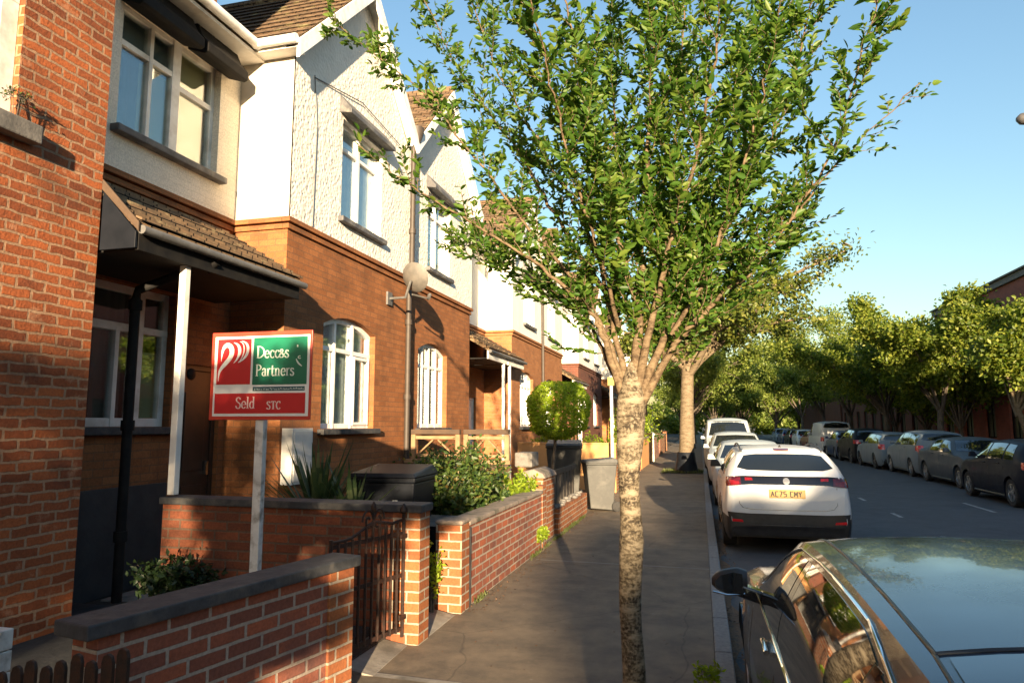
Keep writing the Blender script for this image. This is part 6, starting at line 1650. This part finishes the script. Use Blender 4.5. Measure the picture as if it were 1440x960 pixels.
# ------------------------------------------------------------------ the far side of the street
BX = 13.0
def block(label, y0, y1, h, mm, win=True, depth=10., par=True, doors=()):
    r = thing('brick_building', label, 'building', (BX + depth / 2, (y0 + y1) / 2, 0))
    m = MB(); ops = []
    # facade faces -X: build it facing +X and mirror
    n = int((y1 - y0) / 2.6)
    if win:
        for k in range(n):
            a = y0 + (k + .5) * (y1 - y0) / n
            for z in ((1.0,) if h > 7 else (1.0, 3.6)):
                ops.append((a - .6, a + .6, z, z + 1.7, 0))
    wall_x(m, -BX, y0, y1, -.1, h - .35, ops, .12)
    m.v = [(-a, b, c) for a, b, c in m.v]; m.f = [f[::-1] for f in m.f]
    m.quad((BX, y0, -.1), (BX + depth, y0, -.1), (BX + depth, y0, h - .35), (BX, y0, h - .35)); m.quad((BX, y1, -.1), (BX, y1, h - .35), (BX + depth, y1, h - .35), (BX + depth, y1, -.1))
    m.quad((BX + depth, y0, -.1), (BX + depth, y1, -.1), (BX + depth, y1, h - .35), (BX + depth, y0, h - .35)); m.quad((BX, y0, h - .36), (BX + depth, y0, h - .36), (BX + depth, y1, h - .36), (BX, y1, h - .36))
    part(r, 'brick_wall', m, mm)
    part(r, 'parapet', MB().box(BX - .12, BX + .35, y0 - .02, y1 + .02, h - .35, h - .08).box(BX - .22, BX + .4, y0 - .05, y1 + .05, h - .08, h), 'stone_sill', .01)
    if win:
        part(r, 'interior', MB().box(BX + .6, BX + depth - 1, y0 + .2, y1 - .2, .1, h - .6), 'room_dark')
        for o in ops:
            f = MB(); x = BX + .10
            for (a, b, c, d) in ((o[0], o[0] + .06, o[2], o[3]), (o[1] - .06, o[1], o[2], o[3]), (o[0] + .06, o[1] - .06, o[2], o[2] + .06), (o[0] + .06, o[1] - .06, o[3] - .06, o[3]), ((o[0] + o[1]) / 2 - .03, (o[0] + o[1]) / 2 + .03, o[2] + .06, o[3] - .06)):
                f.box(x, x + .05, a, b, c, d)
            w = part(r, 'window', f, 'black_paint')
            part(w, 'pane', MB().box(x + .02, x + .026, o[0] + .03, o[1] - .03, o[2] + .03, o[3] - .03), 'pane_dark')
    return r
block('long dark red brick building with a flat parapet behind the trees at the right edge', 19.5, 44., 8.0, 'brick_red')
block('dark brick block farther along the right side behind the trees', 45., 72., 6.0, 'brick_dull')
block('far brick block on the right near the green street end', 73., 100., 5.6, 'brick_dull', False)
# sunlit brick front wall and board under the pale trunk
g = thing('garden_wall', 'low orange brick forecourt wall under the pale trunked tree on the right', 'garden wall', (12.2, 26, 0))
part(g, 'brickwork', MB().box(11.4, 11.6, 19.5, 31.5, -.1, .95), 'brick_pier'); part(g, 'coping', MB().box(11.37, 11.63, 19.5, 31.5, .952, 1.0), 'grey_coping')
sb = thing('notice_board', 'small white and red board on a post below the pale trunked tree', 'sign', (10.9, 25.3, 0))
part(sb, 'post', MB().box(10.87, 10.93, 25.3, 25.36, 0, 1.15), 'timber'); part(sb, 'board', MB().box(10.68, 11.12, 25.27, 25.298, .92, 1.28), 'sign_white', .004)
part(sb, 'red_band', MB().box(10.70, 10.86, 25.262, 25.268, 1.10, 1.26), 'sign_red'); part(sb, 'dark_band', MB().box(10.90, 11.10, 25.262, 25.268, .96, 1.06), 'sign_green')
# street lamp whose head just reaches the frame
lp = thing('street_lamp', 'dark street lamp head reaching into the sky at the right edge', 'street lamp', (9.0, 18.3, 0))
part(lp, 'column', MB().tube([(9.0, 18.3, 0), (9.0, 18.3, 1.2), (9.0, 18.3, 8.55)], [.09, .08, .05], 10), 'lead_grey', smooth=50)

part(lp, 'arm', MB().tube([(9.0, 18.3, 8.5), (8.9, 18.3, 8.72), (8.0, 18.3, 8.77)], .03, 8), 'lead_grey', smooth=50)
lh = MB(); lh.lathe([(.02, .42), (.10, .38), (.14, .2), (.15, .0), (.13, -.14), (.05, -.22)], 16, (7.66, 18.3, 8.76), 'x'); part(lp, 'lamp_head', lh, 'lead_grey', smooth=60)
# unseen buildings on the far side, behind the viewpoint: heights stepped to shape the low sun
b1 = block('unseen brick terrace across the street behind the viewpoint, taller part set to cut the sun', -47.2, -42.7, 9.75, 'brick_red', False)
b4 = block('unseen brick terrace across the street behind the viewpoint, middle part set to cut the sun', -42.6, -36.2, 9.05, 'brick_red', False)
b5 = block('unseen brick terrace across the street behind the viewpoint, nearer part lowered to let sun past', -36.1, -14., 8.5, 'brick_red', False)
b2 = block('unseen brick terrace across the street farther behind the viewpoint', -51, -47.3, 8.95, 'brick_dull', False)
b7 = block('last unseen brick terrace across the street behind the viewpoint', -95, -51.1, 8.9, 'brick_dull', False)
b3 = block('unseen brick building across the street beside the viewpoint, kept low to let sun reach the trees', -14., 18.5, 5.2, 'brick_red', False)

# ------------------------------------------------------------------ sky, sun, camera
wd = bpy.data.worlds.new('World'); SC.world = wd; wd.use_nodes = True
nt = wd.node_tree; bg = nt.nodes['Background']
sky = nt.nodes.new('ShaderNodeTexSky'); sky.sky_type = 'NISHITA'; sky.sun_disc = False
sun_dir = Vector((sin(SUN_AZ) * cos(SUN_EL), -cos(SUN_AZ) * cos(SUN_EL), sin(SUN_EL)))   # towards the sun
sky.sun_elevation = SUN_EL
sky.sun_rotation = math.atan2(sun_dir.x, sun_dir.y)
sky.air_density = 1.5; sky.dust_density = 1.0; sky.ozone_density = 3.2; sky.altitude = 20
nt.links.new(sky.outputs[0], bg.inputs[0]); bg.inputs[1].default_value = .07
sl = bpy.data.lights.new('sun', 'SUN'); sl.energy = 5.0; sl.angle = R(.6); sl.color = (1., .755, .47)
so = bpy.data.objects.new('sun', sl); COL.objects.link(so)
so.rotation_euler = (-sun_dir).to_track_quat('-Z', 'Y').to_euler(); so.location = (8, -20, 20)

cam = bpy.data.cameras.new('camera'); co = bpy.data.objects.new('camera', cam); COL.objects.link(co)
F_ = 980.; th = math.atan(117 / F_); ps = math.atan(265 * cos(th) / F_)
A = Vector((-sin(ps) * cos(th), cos(ps) * cos(th), sin(th))); Rr = Vector((cos(ps), sin(ps), 0)); U = Vector((sin(ps) * sin(th), -cos(ps) * sin(th), cos(th)))
mx = Matrix((Rr, U, -A)).transposed().to_4x4(); mx.translation = (0, 0, 1.6)
co.matrix_world = mx
cam.sensor_width = 36; cam.lens = F_ / 1440 * 36; cam.clip_start = .05; cam.clip_end = 3000
SC.camera = co
SC.render.engine = 'CYCLES'
SC.cycles.use_denoising = True
SC.cycles.max_bounces = 8; SC.cycles.transparent_max_bounces = 12
SC.cycles.sample_clamp_indirect = 6
SC.view_settings.view_transform = 'Standard'; SC.view_settings.look = 'None'
SC.view_settings.exposure = 2.15; SC.view_settings.gamma = 1.0
SC.view_settings.use_curve_mapping = False
